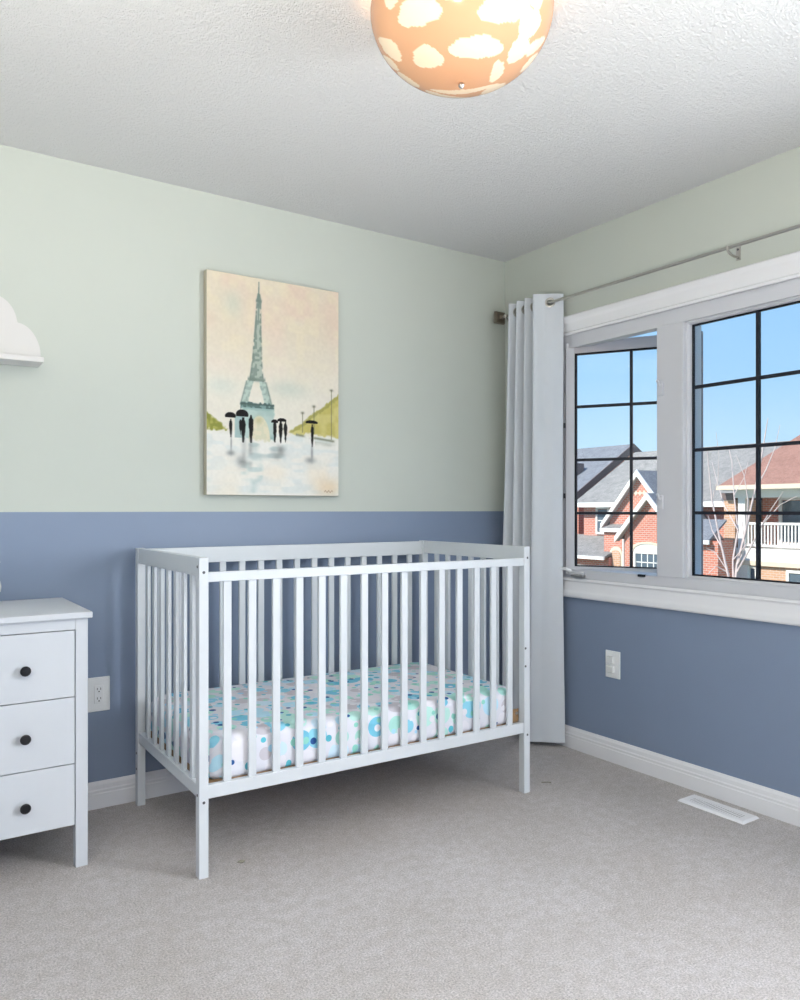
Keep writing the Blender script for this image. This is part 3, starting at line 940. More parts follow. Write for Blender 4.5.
# ------------------------------------------------------------------ floor register
fr_ = thing('floor_vent', 'white metal floor vent in the carpet by the baseboard', 'vent', (-0.110, -1.330, 0))
vx0, vx1, vy0, vy1 = -0.162, -0.058, -1.470, -1.190
b = bmesh.new()
sl_ = [(-0.130 + 0.0, 0)]
pts0 = [(vx0, vy0), (vx1, vy0), (vx1, vy1), (vx0, vy1)]
ins = 0.008
lo = [b.verts.new((x, y, 0.0)) for x, y in pts0]
hi = [b.verts.new((x + (ins if x == vx0 else -ins), y + (ins if y == vy0 else -ins), 0.008)) for x, y in pts0]
ii = 0.026
inn = [b.verts.new((x + (ii if x == vx0 else -ii), y + (ii if y == vy0 else -ii), 0.008)) for x, y in pts0]
ind = [b.verts.new((x + (ii if x == vx0 else -ii), y + (ii if y == vy0 else -ii), 0.001)) for x, y in pts0]
for A, B in ((lo, hi), (hi, inn), (inn, ind)):
    for k in range(4):
        b.faces.new((A[k], A[(k + 1) % 4], B[(k + 1) % 4], B[k]))
b.faces.new(ind)
obj('rim', b, 'white_trim', fr_)
obj('throat', box(vx0 + ii, vx1 - ii, vy0 + ii, vy1 - ii, 0.0012, 0.002), 'vent_grey', fr_)
lv = None
nlv = 22
span = (vy1 - vy0 - 2 * ii)
for k in range(nlv):
    y = vy0 + ii + span * (k + 0.5) / nlv
    if lv is None:
        q = [Vector((vx0 + ii, y - 0.0046, 0.0074)), Vector((vx0 + ii, y + 0.0034, 0.0076)), Vector((vx0 + ii, y + 0.0046, 0.0028)), Vector((vx0 + ii, y + 0.0034, 0.0024))]
        lv = obj('louver', prism(q, (vx1 - vx0 - 2 * ii, 0, 0)), 'white_trim', fr_); ly = y
    else:
        again(lv, (0, y - ly, 0))

# ------------------------------------------------------------------ curtain and rod
RX, RZ = -0.085, 2.130
rod = thing('curtain_rod', 'thin brushed metal curtain rod with square finial', 'curtain rod', (RX, -1.4, RZ))
obj('rod', tube([(RX, -0.085, RZ), (RX, -2.75, RZ)], 0.0068, 14), 'nickel', rod, True)
def finial(y, s):
    b = bmesh.new()
    prof = [(0.0, 0.010), (0.012, 0.010), (0.013, 0.022), (0.030, 0.026), (0.030, 0.048), (0.020, 0.058), (0.0, 0.060)]
    c = Vector((RX, y, RZ))
    rings = []
    for d, r in [(0, .008), (.012, .009), (.016, .014), (.022, .014), (.024, .040), (.040, .044), (.062, .026), (.064, .001)]:
        rings.append([b.verts.new(c + Vector((r * math.cos(t), s * d, r * math.sin(t)))) for t in [math.pi / 4 + k * math.pi / 2 for k in range(4)]])
    for A, B in zip(rings, rings[1:]):
        for k in range(4): b.faces.new((A[k], A[(k + 1) % 4], B[(k + 1) % 4], B[k]))
    b.faces.new(rings[0]); b.faces.new(rings[-1])
    obj('finial', b, 'bronze', rod)
finial(-0.088, 1); finial(-2.747, -1)
for y in (-0.115, -1.365, -2.62):
    bk = obj('bracket', box(-0.004, 0, y + 0.008, y + 0.026, RZ - 0.030, RZ + 0.022, 0.001), 'nickel', rod)
    obj('arm', tube([(-0.004, y + 0.017, RZ - 0.018), (-0.045, y + 0.012, RZ - 0.022), (-0.078, y + 0.004, RZ - 0.020), (-0.098, y, RZ - 0.012), (-0.102, y, RZ + 0.004)], 0.0045, 8), 'nickel', bk, True)
    for z in (-0.020, 0.012):
        obj('screw', lathe([(0.0045, 0.004), (0.0045, 0.0055), (0.0, 0.006)], (0, y + 0.017, RZ + z), 'X', 10), 'bolt', bk)

cu = thing('curtain', 'long white grommet curtain bunched at the corner beside the window', 'curtain', (RX, -0.29, 0.02))
ctrl = [(-0.050, -0.140), (-0.125, -0.172), (-0.050, -0.203), (-0.128, -0.233), (-0.050, -0.263), (-0.130, -0.293), (-0.050, -0.326), (-0.142, -0.362), (-0.100, -0.402), (-0.072, -0.428), (-0.030, -0.452)]
def catmull(P, n):
    P = [Vector((a, c, 0)) for a, c in P]
    P = [P[0] * 2 - P[1]] + P + [P[-1] * 2 - P[-2]]
    out = []
    for i in range(1, len(P) - 2):
        for k in range(n):
            t = k / n
            a, b_, c, d = P[i - 1], P[i], P[i + 1], P[i + 2]
            out.append(0.5 * ((2 * b_) + (c - a) * t + (2 * a - 5 * b_ + 4 * c - d) * t * t + (3 * b_ - a - 3 * c + d) * t ** 3))
    out.append(P[-2])
    return out
path = catmull(ctrl, 14)
CT, CB = 2.172, 0.022
b = bmesh.new()
zs = [CT, RZ + 0.030] + [RZ + 0.025 - 0.005 * k for k in range(11)] + [RZ - 0.035 + (CB - RZ + 0.035) * k / 52 for k in range(53)]
NR = len(zs) - 1
grid = []
for r in range(NR + 1):
    z = zs[r]
    t = (CT - z) / (CT - CB)        # 0 top, 1 bottom
    row = []
    for i, q in enumerate(path):
        s = i / (len(path) - 1)
        amp = 1 - 0.15 * math.sin(t * math.pi) * (1 - s)
        x = -0.088 + (q.x + 0.088) * amp + 0.006 * math.sin(5 * t + 9 * s) * t
        y = q.y + 0.050 * (1 - s) * min(1, t * 1.7) + 0.008 * math.sin(3.1 * t + 7 * s) * t
        if s > 0.93: x = min(x, -0.024)
        row.append(b.verts.new((x, y, z)))
    grid.append(row)
for r in range(NR):
    for i in range(len(path) - 1):
        b.faces.new((grid[r][i], grid[r][i + 1], grid[r + 1][i + 1], grid[r + 1][i]))
bmesh.ops.delete(b, geom=[f for f in b.faces if math.hypot(f.calc_center_median().x - RX, f.calc_center_median().z - RZ) < 0.0165], context='FACES')
bmesh.ops.solidify(b, geom=list(b.faces), thickness=0.0022)
obj('cloth', b, 'curtain', cu, True)
hem = bmesh.new()
# grommets where the cloth crosses the rod
for i in range(len(path) - 1):
    a, c = path[i], path[i + 1]
    if (a.x - RX) * (c.x - RX) <= 0 and abs(a.x - c.x) > 1e-6:
        k = (RX - a.x) / (c.x - a.x)
        pt = a.lerp(c, k); d = (c - a).normalized(); n_ = Vector((d.y, -d.x, 0))
        g = bmesh.new()
        ring = [pt + Vector((0, 0, RZ)) + (d * math.cos(q) + Vector((0, 0, 1)) * math.sin(q)) * 0.019 for q in [2 * math.pi * j / 20 for j in range(20)]]
        vs = []
        for j in range(20):
            rad = (ring[j] - pt - Vector((0, 0, RZ))).normalized()
            vs.append([g.verts.new(ring[j] + rad * (0.006 * math.cos(w)) + n_ * (0.0045 * math.sin(w))) for w in [2 * math.pi * m_ / 8 for m_ in range(8)]])
        for j in range(20):
            for m_ in range(8):
                g.faces.new((vs[j][m_], vs[j][(m_ + 1) % 8], vs[(j + 1) % 20][(m_ + 1) % 8], vs[(j + 1) % 20][m_]))
        obj('grommet', g, 'nickel', cu, True)

# ------------------------------------------------------------------ ceiling lamp
LX, LY = -1.560, -1.600
lamp = thing('ceiling_lamp', 'round flush ceiling lamp with cloud print on a peach shade', 'ceiling lamp', (LX, LY, HC))
obj('mounting_plate', lathe([(0.0, 0.0), (0.075, 0.0), (0.075, -0.018), (0.0, -0.018)], (LX, LY, HC), 'Z', 40), 'white_plastic', lamp)
def shade():
    prof = []
    zt, zw, zb, rw = HC - 0.034, 2.368, 2.198, 0.226
    for k in range(20):
        t = k / 20
        prof.append((rw - 0.020 * (1 - t) ** 2, zt + (zw - zt) * t))
    for k in range(81):
        a = math.pi / 2 * k / 80
        prof.append((rw * math.cos(a) ** 0.92 if k < 80 else 0.004, zw - (zw - zb) * math.sin(a) ** 1.05))
    SEG = 288
    b = bmesh.new()
    lay = b.verts.layers.float_color.new('pigment')
    # printed clouds: (azimuth deg, radius on the dome, height z, half width, half height, tilt)
    clouds = []
    cs = [(418, 12, 24, 14, -8), (500, 10, 22, 13, 10), (427, 58, 16, 14, -25), (478, 49, 27, 13, 8), (388, 50, 11, 17, 30), (462, 92, 30, 6, 3), (531, 26, 15, 16, -50), (519, 50, 13, 14, -45), (536, 45, 8, 16, -30), (497, 72, 16, 7, -20), (392, -10, 14, 14, 20), (462, -14, 22, 12, 0), (540, -6, 12, 14, -20)]
    dep = 1.94
    rings = []
    for r, z in prof:
        ring = []
        for k in range(SEG):
            th = 2 * math.pi * k / SEG
            ring.append(b.verts.new((LX + r * math.cos(th), LY + r * math.sin(th), z)))
        rings.append(ring)
    for A, B in zip(rings, rings[1:]):
        for k in range(SEG):
            b.faces.new((A[k], A[(k + 1) % SEG], B[(k + 1) % SEG], B[k]))
    b.faces.new(rings[-1])
    # cloud centres as points on the dome: front ones from their place in the photograph, back ones the same print turned half round
    Cn = Vector((LX, LY, 0))
    prints = []
    for px, py, hw_, hh_, tl_ in cs:
        best = None
        r_ = ray(px, py)
        for A in rings:
            for v in A[::4]:
                d = v.co - CAM
                if (v.co - Cn).xy.dot(FW.xy) > 0.10: continue
                t = d.dot(r_) / r_.length_squared
                e_ = (d - r_ * t).length + 0.02 * t
                if best is None or e_ < best[0]: best = (e_, v.co.copy())
        q = best[1]
        s = (q - CAM).dot(FW) / FPX
        prints.append((q, hw_ * s, hh_ * s, math.radians(tl_)))
        q2 = Vector((2 * LX - q.x, 2 * LY - q.y, q.z))
        if (q - Cn).xy.length > 0.09: prints.append((q2, hw_ * s, hh_ * s, -math.radians(tl_)))
    peach, cream = Vector((0.58, 0.34, 0.20)), Vector((0.76, 0.66, 0.50))
    for A in rings:
        for v in A:
            inside = False
            for q, w_, h_, tl_ in prints:
                d = v.co - q
                if d.length > 0.12: continue
                nrm = Vector(((q.x - LX), (q.y - LY), (q.z - 2.40) * 1.5)).normalized()
                ex_ = Vector((0, 0, 1)).cross(nrm)
                ex_ = ex_.normalized() if ex_.length > .05 else RT.copy()
                ey_ = nrm.cross(ex_)
                a = d.dot(ex_); c = d.dot(ey_)
                a, c = a * math.cos(tl_) + c * math.sin(tl_), -a * math.sin(tl_) + c * math.cos(tl_)
                h2 = h_ * 1.15
                for ux, uy, ur in ((0, -.1, .72), (-.55, -.25, .5), (.55, -.2, .52), (.1, .35, .55), (-.35, .2, .5), (.45, .2, .42)):
                    if ((a / w_ - ux) ** 2 + (c / h2 - uy) ** 2) < ur ** 2: inside = True; break
                if inside: break
            k = cream if inside else peach
            v[lay] = (k.x, k.y, k.z, 1)
    return b
obj('shade', shade(), 'shade', lamp, True)
obj('screw', lathe([(0.0, 0.008), (0.006, 0.006), (0.008, 0.0), (0.004, -0.006)], (LX, LY, 2.190), 'Z', 14), 'nickel', lamp)
obj('bulb', lathe([(0.012, 0.0), (0.014, -0.02), (0.030, -0.045), (0.032, -0.06), (0.022, -0.082), (0.0, -0.09)], (LX, LY, HC - 0.018), 'Z', 20), 'bulb', lamp, True)
pl_ = bpy.data.lights.new('lamp_light', 'POINT'); pl_.energy = LAMP_WATTS; pl_.color = (1.0, 0.56, 0.26); pl_.shadow_soft_size = 0.02
po = bpy.data.objects.new('lamp_light', pl_); C.objects.link(po); po.parent = lamp; po.location = (0, 0, -0.128)

# ------------------------------------------------------------------ outdoors: street, houses, tree
GZ = -3.3
b = box(0.4, 120, -80, 140, GZ - 0.3, GZ)
struct(obj('ground', b, 'lawn'), 'lawn and ground outside the window', 'ground')
struct(obj('street', box(8.5, 17, -80, 140, GZ, GZ + 0.02), 'asphalt'), 'asphalt street outside the window', 'street')

def quad_slab(name, pts, th, mat, parent):
    """roof plane with thickness downwards"""
    return obj(name, prism([Vector(p) for p in pts], (0, 0, -th)), mat, parent)

def beam(name, a, c, w, h, mat, parent):
    """board from a to c, w across (in x), h high, hanging below the line"""
    a = Vector(a); c = Vector(c)
    pts = [a + Vector((-w / 2, 0, 0)), a + Vector((w / 2, 0, 0)), a + Vector((w / 2, 0, -h)), a + Vector((-w / 2, 0, -h))]
    return obj(name, prism(pts, c - a), mat, parent)

def house_window(parent, x, y0, y1, z0, z1, cols, rows, fr=0.09):
    f = obj('window_frame', sweep_frame(y0 + fr, y1 - fr, z0 + fr, z1 - fr, [(0, -0.05), (0, 0.04), (fr, 0.04), (fr, -0.05)], x=x), 'ext_white', parent)
    W = (y1 - y0 - 2 * fr) / cols; H = (z1 - z0 - 2 * fr) / rows
    for i in range(cols):
        for j in range(rows):
            a, c = y0 + fr + W * i, z0 + fr + H * j
            obj('pane', box(x - 0.005, x + 0.01, a + 0.02, a + W - 0.02, c + 0.02, c + H - 0.02), 'ext_glass', f)
    for i in range(1, cols):
        a = y0 + fr + W * i
        obj('glazing_bar', box(x - 0.02, x + 0.01, a - 0.02, a + 0.02, z0 + fr, z1 - fr), 'ext_white', f)
    for j in range(1, rows):
        c = z0 + fr + H * j
        obj('glazing_bar', box(x - 0.02, x + 0.01, y0 + fr, y1 - fr, c - 0.02, c + 0.02), 'ext_white', f)
    return f

# --- house with grey roof and two white gables
hA = thing('gabled_house', 'red brick house with grey shingle roof and two white-trimmed gables', 'house', (28, 19.5, GZ))
xw = 26.0
obj('wall', box(xw, 34.0, 15.4, 23.6, GZ, 1.40), 'brick_red', hA)
quad_slab('roof', [(25.5, 15.2, 1.46), (25.5, 23.8, 1.46), (30.0, 23.8, 4.10), (30.0, 15.2, 4.10)], 0.12, 'roof_grey', hA)
quad_slab('roof', [(30.0, 15.2, 4.10), (30.0, 23.8, 4.10), (34.6, 23.8, 1.46), (34.6, 15.2, 1.46)], 0.12, 'roof_grey', hA)
beam('fascia', (25.46, 15.2, 1.46), (25.46, 23.8, 1.46), 0.10, 0.22, 'ext_white', hA)
obj('gable_end', prism([Vector((26, 23.55, 1.3)), Vector((34, 23.55, 1.3)), Vector((30, 23.55, 3.9))], (0, -0.1, 0)), 'brick_red', hA)
obj('gable_end', prism([Vector((26, 15.45, 1.3)), Vector((34, 15.45, 1.3)), Vector((30, 15.45, 3.9))], (0, 0.1, 0)), 'brick_red', hA)

def gable(x, apex, foot, xb, wallz, name):
    """projecting gable: brick front, two roof slopes, white rake boards; apex and left foot as (y, z)"""
    ya, za = apex; yl, zl = foot
    hwid = yl - ya; yr = ya - hwid
    obj('gable_wall', prism([Vector((x + 0.25, yl - 0.3, wallz)), Vector((x + 0.25, yr + 0.3, wallz)), Vector((x + 0.25, yr + 0.3, zl + 0.3 * (za - zl) / hwid)), Vector((x + 0.25, ya, za - 0.12)), Vector((x + 0.25, yl - 0.3, zl + 0.3 * (za - zl) / hwid))], (xb - x - 0.3, 0, 0)), 'brick_red', hA)
    for ys in (yl, yr):
        pts = [Vector((x - 0.02, ya, za)), Vector((xb, ya, za)), Vector((xb, ys, zl)), Vector((x - 0.02, ys, zl))]
        obj('gable_roof', prism(pts, (0, 0, -0.10)), 'roof_dark', hA)
        s = 1 if ys > ya else -1
        rk = obj('rake_board', prism([Vector((x - 0.05, ya, za + 0.02)), Vector((x - 0.05, ys, zl + 0.02)), Vector((x - 0.05, ys, zl - 0.22)), Vector((x - 0.05, ya, za - 0.26))], (0.07, 0, 0)), 'ext_white', hA)
        obj('soffit', prism([Vector((x + 0.02, ya, za - 0.14)), Vector((x + 0.02, ys, zl - 0.14)), Vector((x + 0.02, ys - s * 0.0, zl - 0.18)), Vector((x + 0.02, ya, za - 0.18))], (0.26, 0, 0)), 'soffit', hA)
    return
pA = onx(637, 470, 24.5); pL = onx(601, 524, 24.5)
gable(24.5, (pA.y, pA.z), (pL.y, pL.z), 28.6, GZ, 'g1')
for du in (-0.22, 0.0, 0.22):
    q = onx(640, 493, 24.74)
    obj('diamond', prism([Vector((24.73, q.y + du + 0.11, q.z)), Vector((24.73, q.y + du, q.z + 0.11)), Vector((24.73, q.y + du - 0.11, q.z)), Vector((24.73, q.y + du, q.z - 0.11))], (0.03, 0, 0)), 'ext_cream', hA)
pA2 = onx(647, 493, 23.3); pL2 = onx(615, 537, 23.3)
gable(23.3, (pA2.y, pA2.z), (pL2.y, pL2.z), 26.5, GZ, 'g2')
# arched window in the lower gable
q0 = onx(634, 568, 23.5); q1 = onx(662, 546, 23.5)
yc_, wy = (q0.y + q1.y) / 2, (q0.y - q1.y) / 2
house_window(hA, 23.50, yc_ - wy, yc_ + wy, q0.z - 0.9, q1.z - 0.25, 4, 4, 0.10)
arc = bmesh.new()
for k in range(10):
    a0, a1 = math.pi * k / 10, math.pi * (k + 1) / 10
    pr = lambda a, r: Vector((23.44, yc_ + r * math.cos(a) * wy, q1.z - 0.25 + r * math.sin(a) * wy * 0.45))
    prism([pr(a0, 1.0), pr(a0, 1.25), pr(a1, 1.25), pr(a1, 1.0)], (0.10, 0, 0), arc)
obj('arch_trim', arc, 'ext_cream', hA)
fan = [Vector((23.47, yc_ + wy * math.cos(math.pi * k / 12), q1.z - 0.25 + wy * 0.45 * math.sin(math.pi * k / 12))) for k in range(13)]
obj('fanlight', prism(fan, (0.07, 0, 0)), 'ext_white', hA)
# upper window beside the gable, porch roof, entry wall
q0 = onx(596, 534, 25.95); q1 = onx(609, 507, 25.95)
house_window(hA, 25.96, q1.y, q0.y, q0.z, q1.z, 1, 2, 0.10)
q0 = onx(603, 528, 24.2); q1 = onx(627, 520, 25.6)
obj('porch_roof', prism([Vector((24.1, q0.y, q0.z)), Vector((25.95, q0.y, q0.z + 0.50)), Vector((25.95, q0.y - 2.2, q0.z + 0.50)), Vector((24.1, q0.y - 2.2, q0.z))], (0, 0, -0.1)), 'roof_grey', hA)
beam('fascia', (24.08, q0.y + 0.05, q0.z), (24.08, q0.y - 2.2, q0.z), 0.08, 0.16, 'ext_white', hA)
qa = onx(604, 531, 24.2); qb = onx(628, 531, 24.2)
obj('entry_wall', box(24.2, 26.0, qb.y, qa.y, GZ, q0.z - 0.15), 'brick_red', hA)
qd0 = onx(612, 552, 24.2); qd1 = onx(621.5, 552, 24.2)
dy_, dw_ = (qd0.y + qd1.y) / 2, (qd0.y - qd1.y) / 2
obj('entry_arch', prism([Vector((24.14, dy_ + dw_ * 1.35, GZ)), Vector((24.14, dy_ + dw_ * 1.35, qd0.z - 0.1))] + [Vector((24.14, dy_ + dw_ * 1.35 * math.cos(math.pi * k / 10), qd0.z - 0.1 + dw_ * 1.35 * math.sin(math.pi * k / 10))) for k in range(1, 10)] + [Vector((24.14, dy_ - dw_ * 1.35, qd0.z - 0.1)), Vector((24.14, dy_ - dw_ * 1.35, GZ))], (0.05, 0, 0)), 'ext_cream', hA)
obj('entry_door', prism([Vector((24.10, dy_ + dw_, GZ)), Vector((24.10, dy_ + dw_, qd0.z - 0.15))] + [Vector((24.10, dy_ + dw_ * math.cos(math.pi * k / 10), qd0.z - 0.15 + dw_ * math.sin(math.pi * k / 10))) for k in range(1, 10)] + [Vector((24.10, dy_ - dw_, qd0.z - 0.15)), Vector((24.10, dy_ - dw_, GZ))], (0.05, 0, 0)), 'brick_tan', hA)
qs = onx(624, 545, 24.15)
obj('downspout', tube([(24.12, qs.y, q0.z - 0.1), (24.12, qs.y, GZ)], 0.05, 8), 'ext_white', hA)
# garage wing with a low roof at the left
ql = onx(576, 555, 23.6); qr_ = onx(604, 555, 23.6)
obj('garage_wall', box(23.9, 26.0, qr_.y, qr_.y + 4.2, GZ, ql.z - 0.05), 'brick_red', hA)
obj('garage_roof', prism([Vector((23.6, qr_.y, ql.z)), Vector((23.6, qr_.y + 4.4, ql.z)), Vector((26.1, qr_.y + 4.4, ql.z + 0.85)), Vector((26.1, qr_.y, ql.z + 0.85))], (0, 0, -0.1)), 'roof_grey', hA)
beam('fascia', (23.56, qr_.y - 0.05, ql.z), (23.56, qr_.y + 4.4, ql.z), 0.10, 0.14, 'ext_white', hA)
obj('lintel', box(23.84, 23.94, qr_.y + 0.05, qr_.y + 4.2, ql.z - 0.75, ql.z - 0.45), 'ext_white', hA)

# --- house behind with the charcoal roof and brown rake
hD = thing('charcoal_roof_house', 'house with a charcoal roof and brown rake board behind the brick house', 'house', (31, 30, GZ))
R1 = onx(633, 444, 31.0); E1 = onx(577, 491, 26.6)
yD = R1.y
zE = R1.z - 2.73
obj('wall', box(27.0, 35.0, yD + 0.15, yD + 11, GZ, zE), 'brick_red', hD)
obj('gable_end', prism([Vector((27, yD + 0.15, zE)), Vector((35, yD + 0.15, zE)), Vector((31, yD + 0.15, R1.z - 0.25))], (0, 0.1, 0)), 'brick_red', hD)
quad_slab('roof', [(26.5, yD, zE - 0.05), (26.5, yD + 11.3, zE - 0.05), (31, yD + 11.3, R1.z), (31, yD, R1.z)], 0.14, 'roof_dark', hD)
quad_slab('roof', [(31, yD, R1.z), (31, yD + 11.3, R1.z), (35.5, yD + 11.3, zE - 0.05), (35.5, yD, zE - 0.05)], 0.14, 'roof_dark', hD)
for xe in (26.5, 35.5):
    obj('rake_board', prism([Vector((31, yD - 0.06, R1.z + 0.03)), Vector((xe, yD - 0.06, zE - 0.02)), Vector((xe, yD - 0.06, zE - 0.42)), Vector((31, yD - 0.06, R1.z - 0.42))], (0, 0.06, 0)), 'brown_fascia', hD)
qv = onx(580, 468, 28.4)
obj('roof_vent', box(28.2, 28.7, qv.y, qv.y + 0.6, qv.z - 0.4, qv.z + 0.25), 'brown_fascia', hD)

# --- house with the brown hip roof and balcony
xB = 24.0
qe = onx(718, 486, 23.5)
YB, ZB = qe.y, qe.z
hB = thing('balcony_house', 'house with brown hip roof, white balcony railing and columns', 'house', (28, 9, GZ))
YE = YB - 13.0
s = 4.6
pit = 0.93
obj('hip_roof', prism([Vector((23.5, YB, ZB)), Vector((23.5 + s, YB - s, ZB + s * pit)), Vector((23.5 + s, YE + s, ZB + s * pit)), Vector((23.5, YE, ZB))], (0, 0, -0.12)), 'roof_brown', hB)
obj('hip_roof', prism([Vector((23.5, YB, ZB)), Vector((23.5 + 2 * s, YB, ZB)), Vector((23.5 + s, YB - s, ZB + s * pit))], (0, 0, -0.12)), 'roof_brown', hB)
obj('hip_roof', prism([Vector((23.5, YE, ZB)), Vector((23.5 + 2 * s, YE, ZB)), Vector((23.5 + s, YE + s, ZB + s * pit))], (0, 0, -0.12)), 'roof_brown', hB)
obj('hip_roof', prism([Vector((23.5 + 2 * s, YB, ZB)), Vector((23.5 + s, YB - s, ZB + s * pit)), Vector((23.5 + s, YE + s, ZB + s * pit)), Vector((23.5 + 2 * s, YE, ZB))], (0, 0, -0.12)), 'roof_brown', hB)
obj('eave_fascia', box(23.42, 23.52, YE, YB + 0.05, ZB - 0.15, ZB + 0.01), 'ext_cream', hB)
obj('eave_fascia', box(23.52, 32.6, YB - 0.05, YB + 0.05, ZB - 0.15, ZB + 0.01), 'ext_cream', hB)
obj('soffit_board', box(23.52, 32.5, YE + 0.1, YB - 0.1, ZB - 0.17, ZB - 0.13), 'ext_white', hB)
yc1 = onx(738, 500, xB).y
obj('frieze', box(xB - 0.05, xB + 0.15, YE + 0.5, yc1 + 0.1, ZB - 0.45, ZB - 0.17), 'ext_white', hB)
zr_top = onx(770, 522.5, xB).z; zr_bot = onx(770, 548.5, xB).z
zsl = onx(770, 563, xB).z
# balcony recess wall, side wall, lower storey
obj('recess_wall', box(25.6, 32.0, YE + 0.5, yc1, zr_bot, ZB - 0.17), 'brick_red', hB)
yt0 = onx(724, 530, xB).y; yt1 = onx(735, 530, xB).y
obj('corner_pier', box(xB, xB + 2.2, yt1, yt0, GZ, onx(730, 500, xB).z), 'brick_tan', hB)
obj('side_wall', box(xB + 2.2, 32.0, yt0 - 0.4, yt0 - 0.1, GZ, ZB - 0.17), 'brick_tan', hB)
obj('pier_cap', box(xB - 0.04, xB + 2.2, yt1 - 0.05, yt0 + 0.08, onx(730, 500, xB).z, onx(730, 493, xB).z), 'brown_fascia', hB)
obj('balcony_slab', box(xB - 0.05, 25.6, YE + 0.5, yc1 + 0.05, zsl, zr_bot - 0.02), 'ext_white', hB)
obj('slab_band', box(xB - 0.10, xB - 0.05, YE + 0.5, yc1 + 0.05, zsl - 0.12, zsl + 0.05), 'ext_cream', hB)
obj('lower_wall', box(xB + 0.05, 32.0, YE + 0.5, yt1, GZ, zsl - 0.02), 'brick_tan', hB)
for i in range(4):
    ya = onx(738, 500, xB).y - i * 3.6; yb_ = ya - 0.28
    cl = obj('column', box(xB + 0.0, xB + 0.28, yb_, ya, zr_bot - 0.02, ZB - 0.45), 'ext_white', hB)
    if i == 0:
        obj('lower_column', box(xB - 0.06, xB + 0.25, yb_ - 0.15, ya + 0.05, GZ, zsl - 0.10), 'ext_white', hB)
yr0 = yc1 - 0.28; yr1 = yc1 - 3.6
obj('top_rail', box(xB + 0.06, xB + 0.16, yr1, yr0, zr_top - 0.09, zr_top), 'ext_white', hB)
obj('bottom_rail', box(xB + 0.06, xB + 0.16, yr1, yr0, zr_bot + 0.05, zr_bot + 0.13), 'ext_white', hB)
nb = 26
bl = None
for k in range(nb):
    y = yr0 - (yr0 - yr1) * (k + 0.6) / nb
    if bl is None:
        bl = obj('baluster', box(xB + 0.09, xB + 0.13, y - 0.025, y + 0.025, zr_bot + 0.13, zr_top - 0.09), 'ext_white', hB); y0_ = y
    else:
        again(bl, (0, y - y0_, 0))
qa = onx(779, 522, 25.58); 
house_window(hB, 25.58, qa.y - 2.2, qa.y, zr_bot + 0.05, onx(779, 497, 25.58).z, 2, 1, 0.12)
qa = onx(752, 522, 25.58); qb = onx(757, 522, 25.58)
obj('wall_sconce', box(25.45, 25.6, qb.y, qa.y, onx(752, 512, 25.58).z, onx(752, 503, 25.58).z), 'ext_glass', hB)
qa = onx(786, 590, xB); 
house_window(hB, xB + 0.03, qa.y - 2.4, qa.y, zsl - 2.0, onx(786, 570, xB).z, 3, 2, 0.10)
qa = onx(748, 590, xB); qb = onx(757, 590, xB)
house_window(hB, xB + 0.03, qb.y, qa.y, zsl - 2.0, onx(750, 566, xB).z, 1, 2, 0.08)

# --- low link roof and red wall between the two houses
hC = thing('brick_shed', 'small red brick shed with a charcoal roof between the two houses', 'shed', (22.7, 14.4, GZ))
qa = onx(700, 540, 22.3); qb = onx(718, 540, 22.3)
obj('wall', box(22.3, 23.2, qb.y, qa.y + 0.5, GZ, qa.z - 0.02), 'brick_red', hC)
obj('roof', prism([Vector((22.1, qb.y + 0.25, qa.z)), Vector((22.1, qa.y + 0.6, qa.z)), Vector((23.2, qa.y + 0.6, qa.z + 0.75)), Vector((23.2, qb.y + 0.25, qa.z + 0.75))], (0, 0, -0.08)), 'roof_dark', hC)
obj('fascia', box(22.04, 22.12, qb.y + 0.2, qa.y + 0.65, qa.z - 0.14, qa.z + 0.01), 'ext_white', hC)

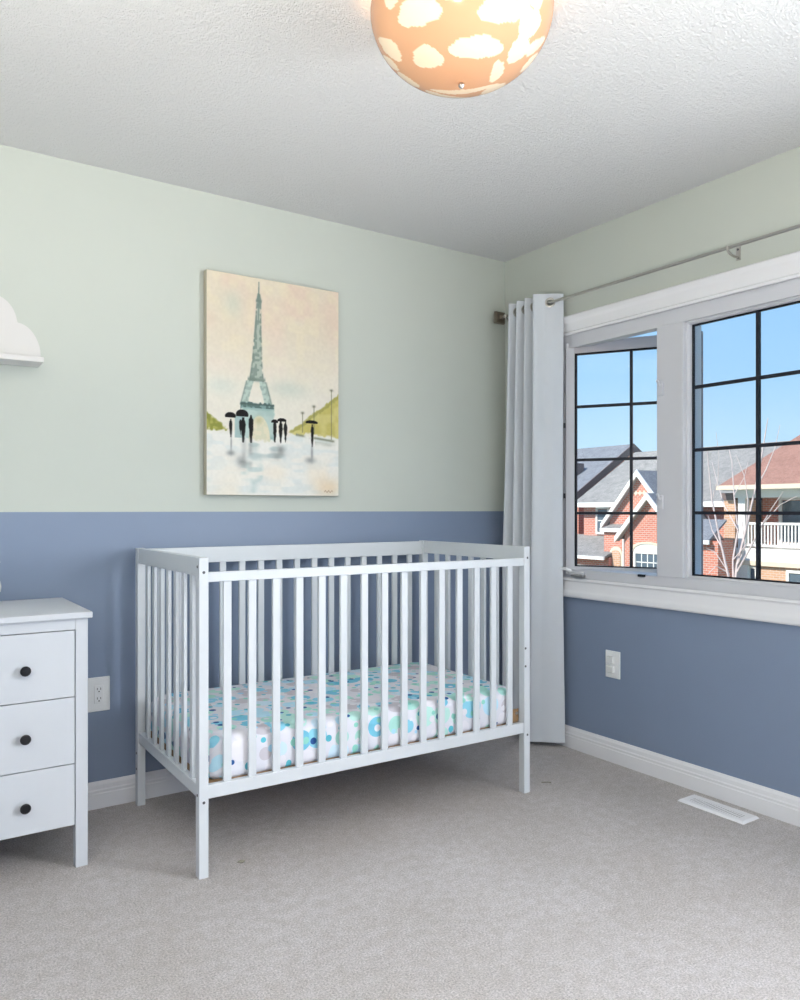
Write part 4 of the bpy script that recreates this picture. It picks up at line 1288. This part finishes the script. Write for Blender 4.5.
# --- bare tree by the street
tb = onx(725, 575, 18.5)
tree = thing('bare_tree', 'leafless young tree with pale thin branches in front of the balcony', 'tree', (18.5, tb.y, GZ))
rt_ = random.Random(4)
def limb(name, pix, r0, r1, parent, xa=18.5, xb=18.5):
    pts = []
    n = len(pix)
    for i, (px, py) in enumerate(pix):
        pts.append(onx(px, py, xa + (xb - xa) * i / (n - 1)))
    rad = [r0 + (r1 - r0) * i / (n - 1) for i in range(n)]
    return obj(name, tube(pts, rad, 6), 'bark', parent, True)
t0 = onx(733, 620, 18.5)
obj('trunk', tube([(18.5, t0.y, GZ), (18.5, t0.y, t0.z), tuple(onx(734, 600, 18.5))], [0.09, 0.07, 0.06], 8), 'bark', tree, True)
limbs = [
    ([(734, 600), (727, 570), (719, 535), (712, 500), (709, 470), (707, 448)], 0.045, 0.010, 18.2),
    ([(734, 600), (737, 565), (746, 530), (755, 490), (762, 455), (766, 430), (768, 418)], 0.050, 0.009, 18.9),
    ([(734, 600), (733, 560), (738, 530), (734, 495), (732, 462), (728, 445)], 0.040, 0.008, 19.0),
    ([(737, 572), (752, 545), (762, 525), (772, 508), (783, 492)], 0.030, 0.008, 18.1),
    ([(727, 572), (716, 566), (708, 574)], 0.025, 0.010, 18.0),
    ([(722, 548), (712, 530), (708, 515)], 0.022, 0.007, 18.6),
    ([(746, 530), (748, 500), (744, 475), (736, 455)], 0.024, 0.007, 18.3),
    ([(755, 490), (766, 470), (775, 448), (780, 425)], 0.022, 0.006, 18.9),
    ([(762, 525), (780, 505), (797, 496)], 0.020, 0.007, 18.2),
    ([(738, 530), (724, 505), (716, 478), (712, 462)], 0.020, 0.006, 19.1),
    ([(733, 560), (748, 543), (758, 548), (768, 540)], 0.020, 0.007, 18.4),
    ([(727, 570), (715, 552), (706, 548)], 0.018, 0.007, 18.3),
    ([(737, 565), (745, 548), (742, 520), (750, 505)], 0.018, 0.006, 18.7),
    ([(734, 495), (744, 478), (748, 462)], 0.015, 0.005, 18.9),
    ([(712, 500), (718, 480), (719, 455), (716, 432)], 0.016, 0.005, 18.3),
]
for pix, r0, r1, xb in limbs:
    limb('branch', pix, r0, r1, tree, 18.5, xb)

# ------------------------------------------------------------------ specks lying on the carpet
def floor_at(px, py):
    r = ray(px, py)
    return CAM + r * (-CAM.z / r.z)
q = floor_at(241.5, 862.5)
b = bmesh.new()
bmesh.ops.create_icosphere(b, subdivisions=2, radius=0.011)
for v in b.verts:
    v.co = Vector((v.co.x * (1 + 0.5 * math.sin(v.co.y * 400)), v.co.y * 0.7, v.co.z * 0.4)) + Vector((q.x, q.y, 0.0035))
tag(obj('fluff', b, 'fluff', None, True, loc=(q.x, q.y, 0)), 'tiny grey bit of fluff on the carpet beside a crib leg', 'fluff')
q = floor_at(546, 783)
tag(obj('thread', tube([q + Vector((-0.016, 0.010, 0.002)), q + Vector((-0.004, 0.001, 0.004)), q + Vector((0.008, -0.003, 0.003)), q + Vector((0.018, -0.012, 0.002))], 0.0022, 6), 'fluff', None, True, loc=(q.x, q.y, 0)),
    'short dark thread on the carpet in front of the curtain', 'thread')
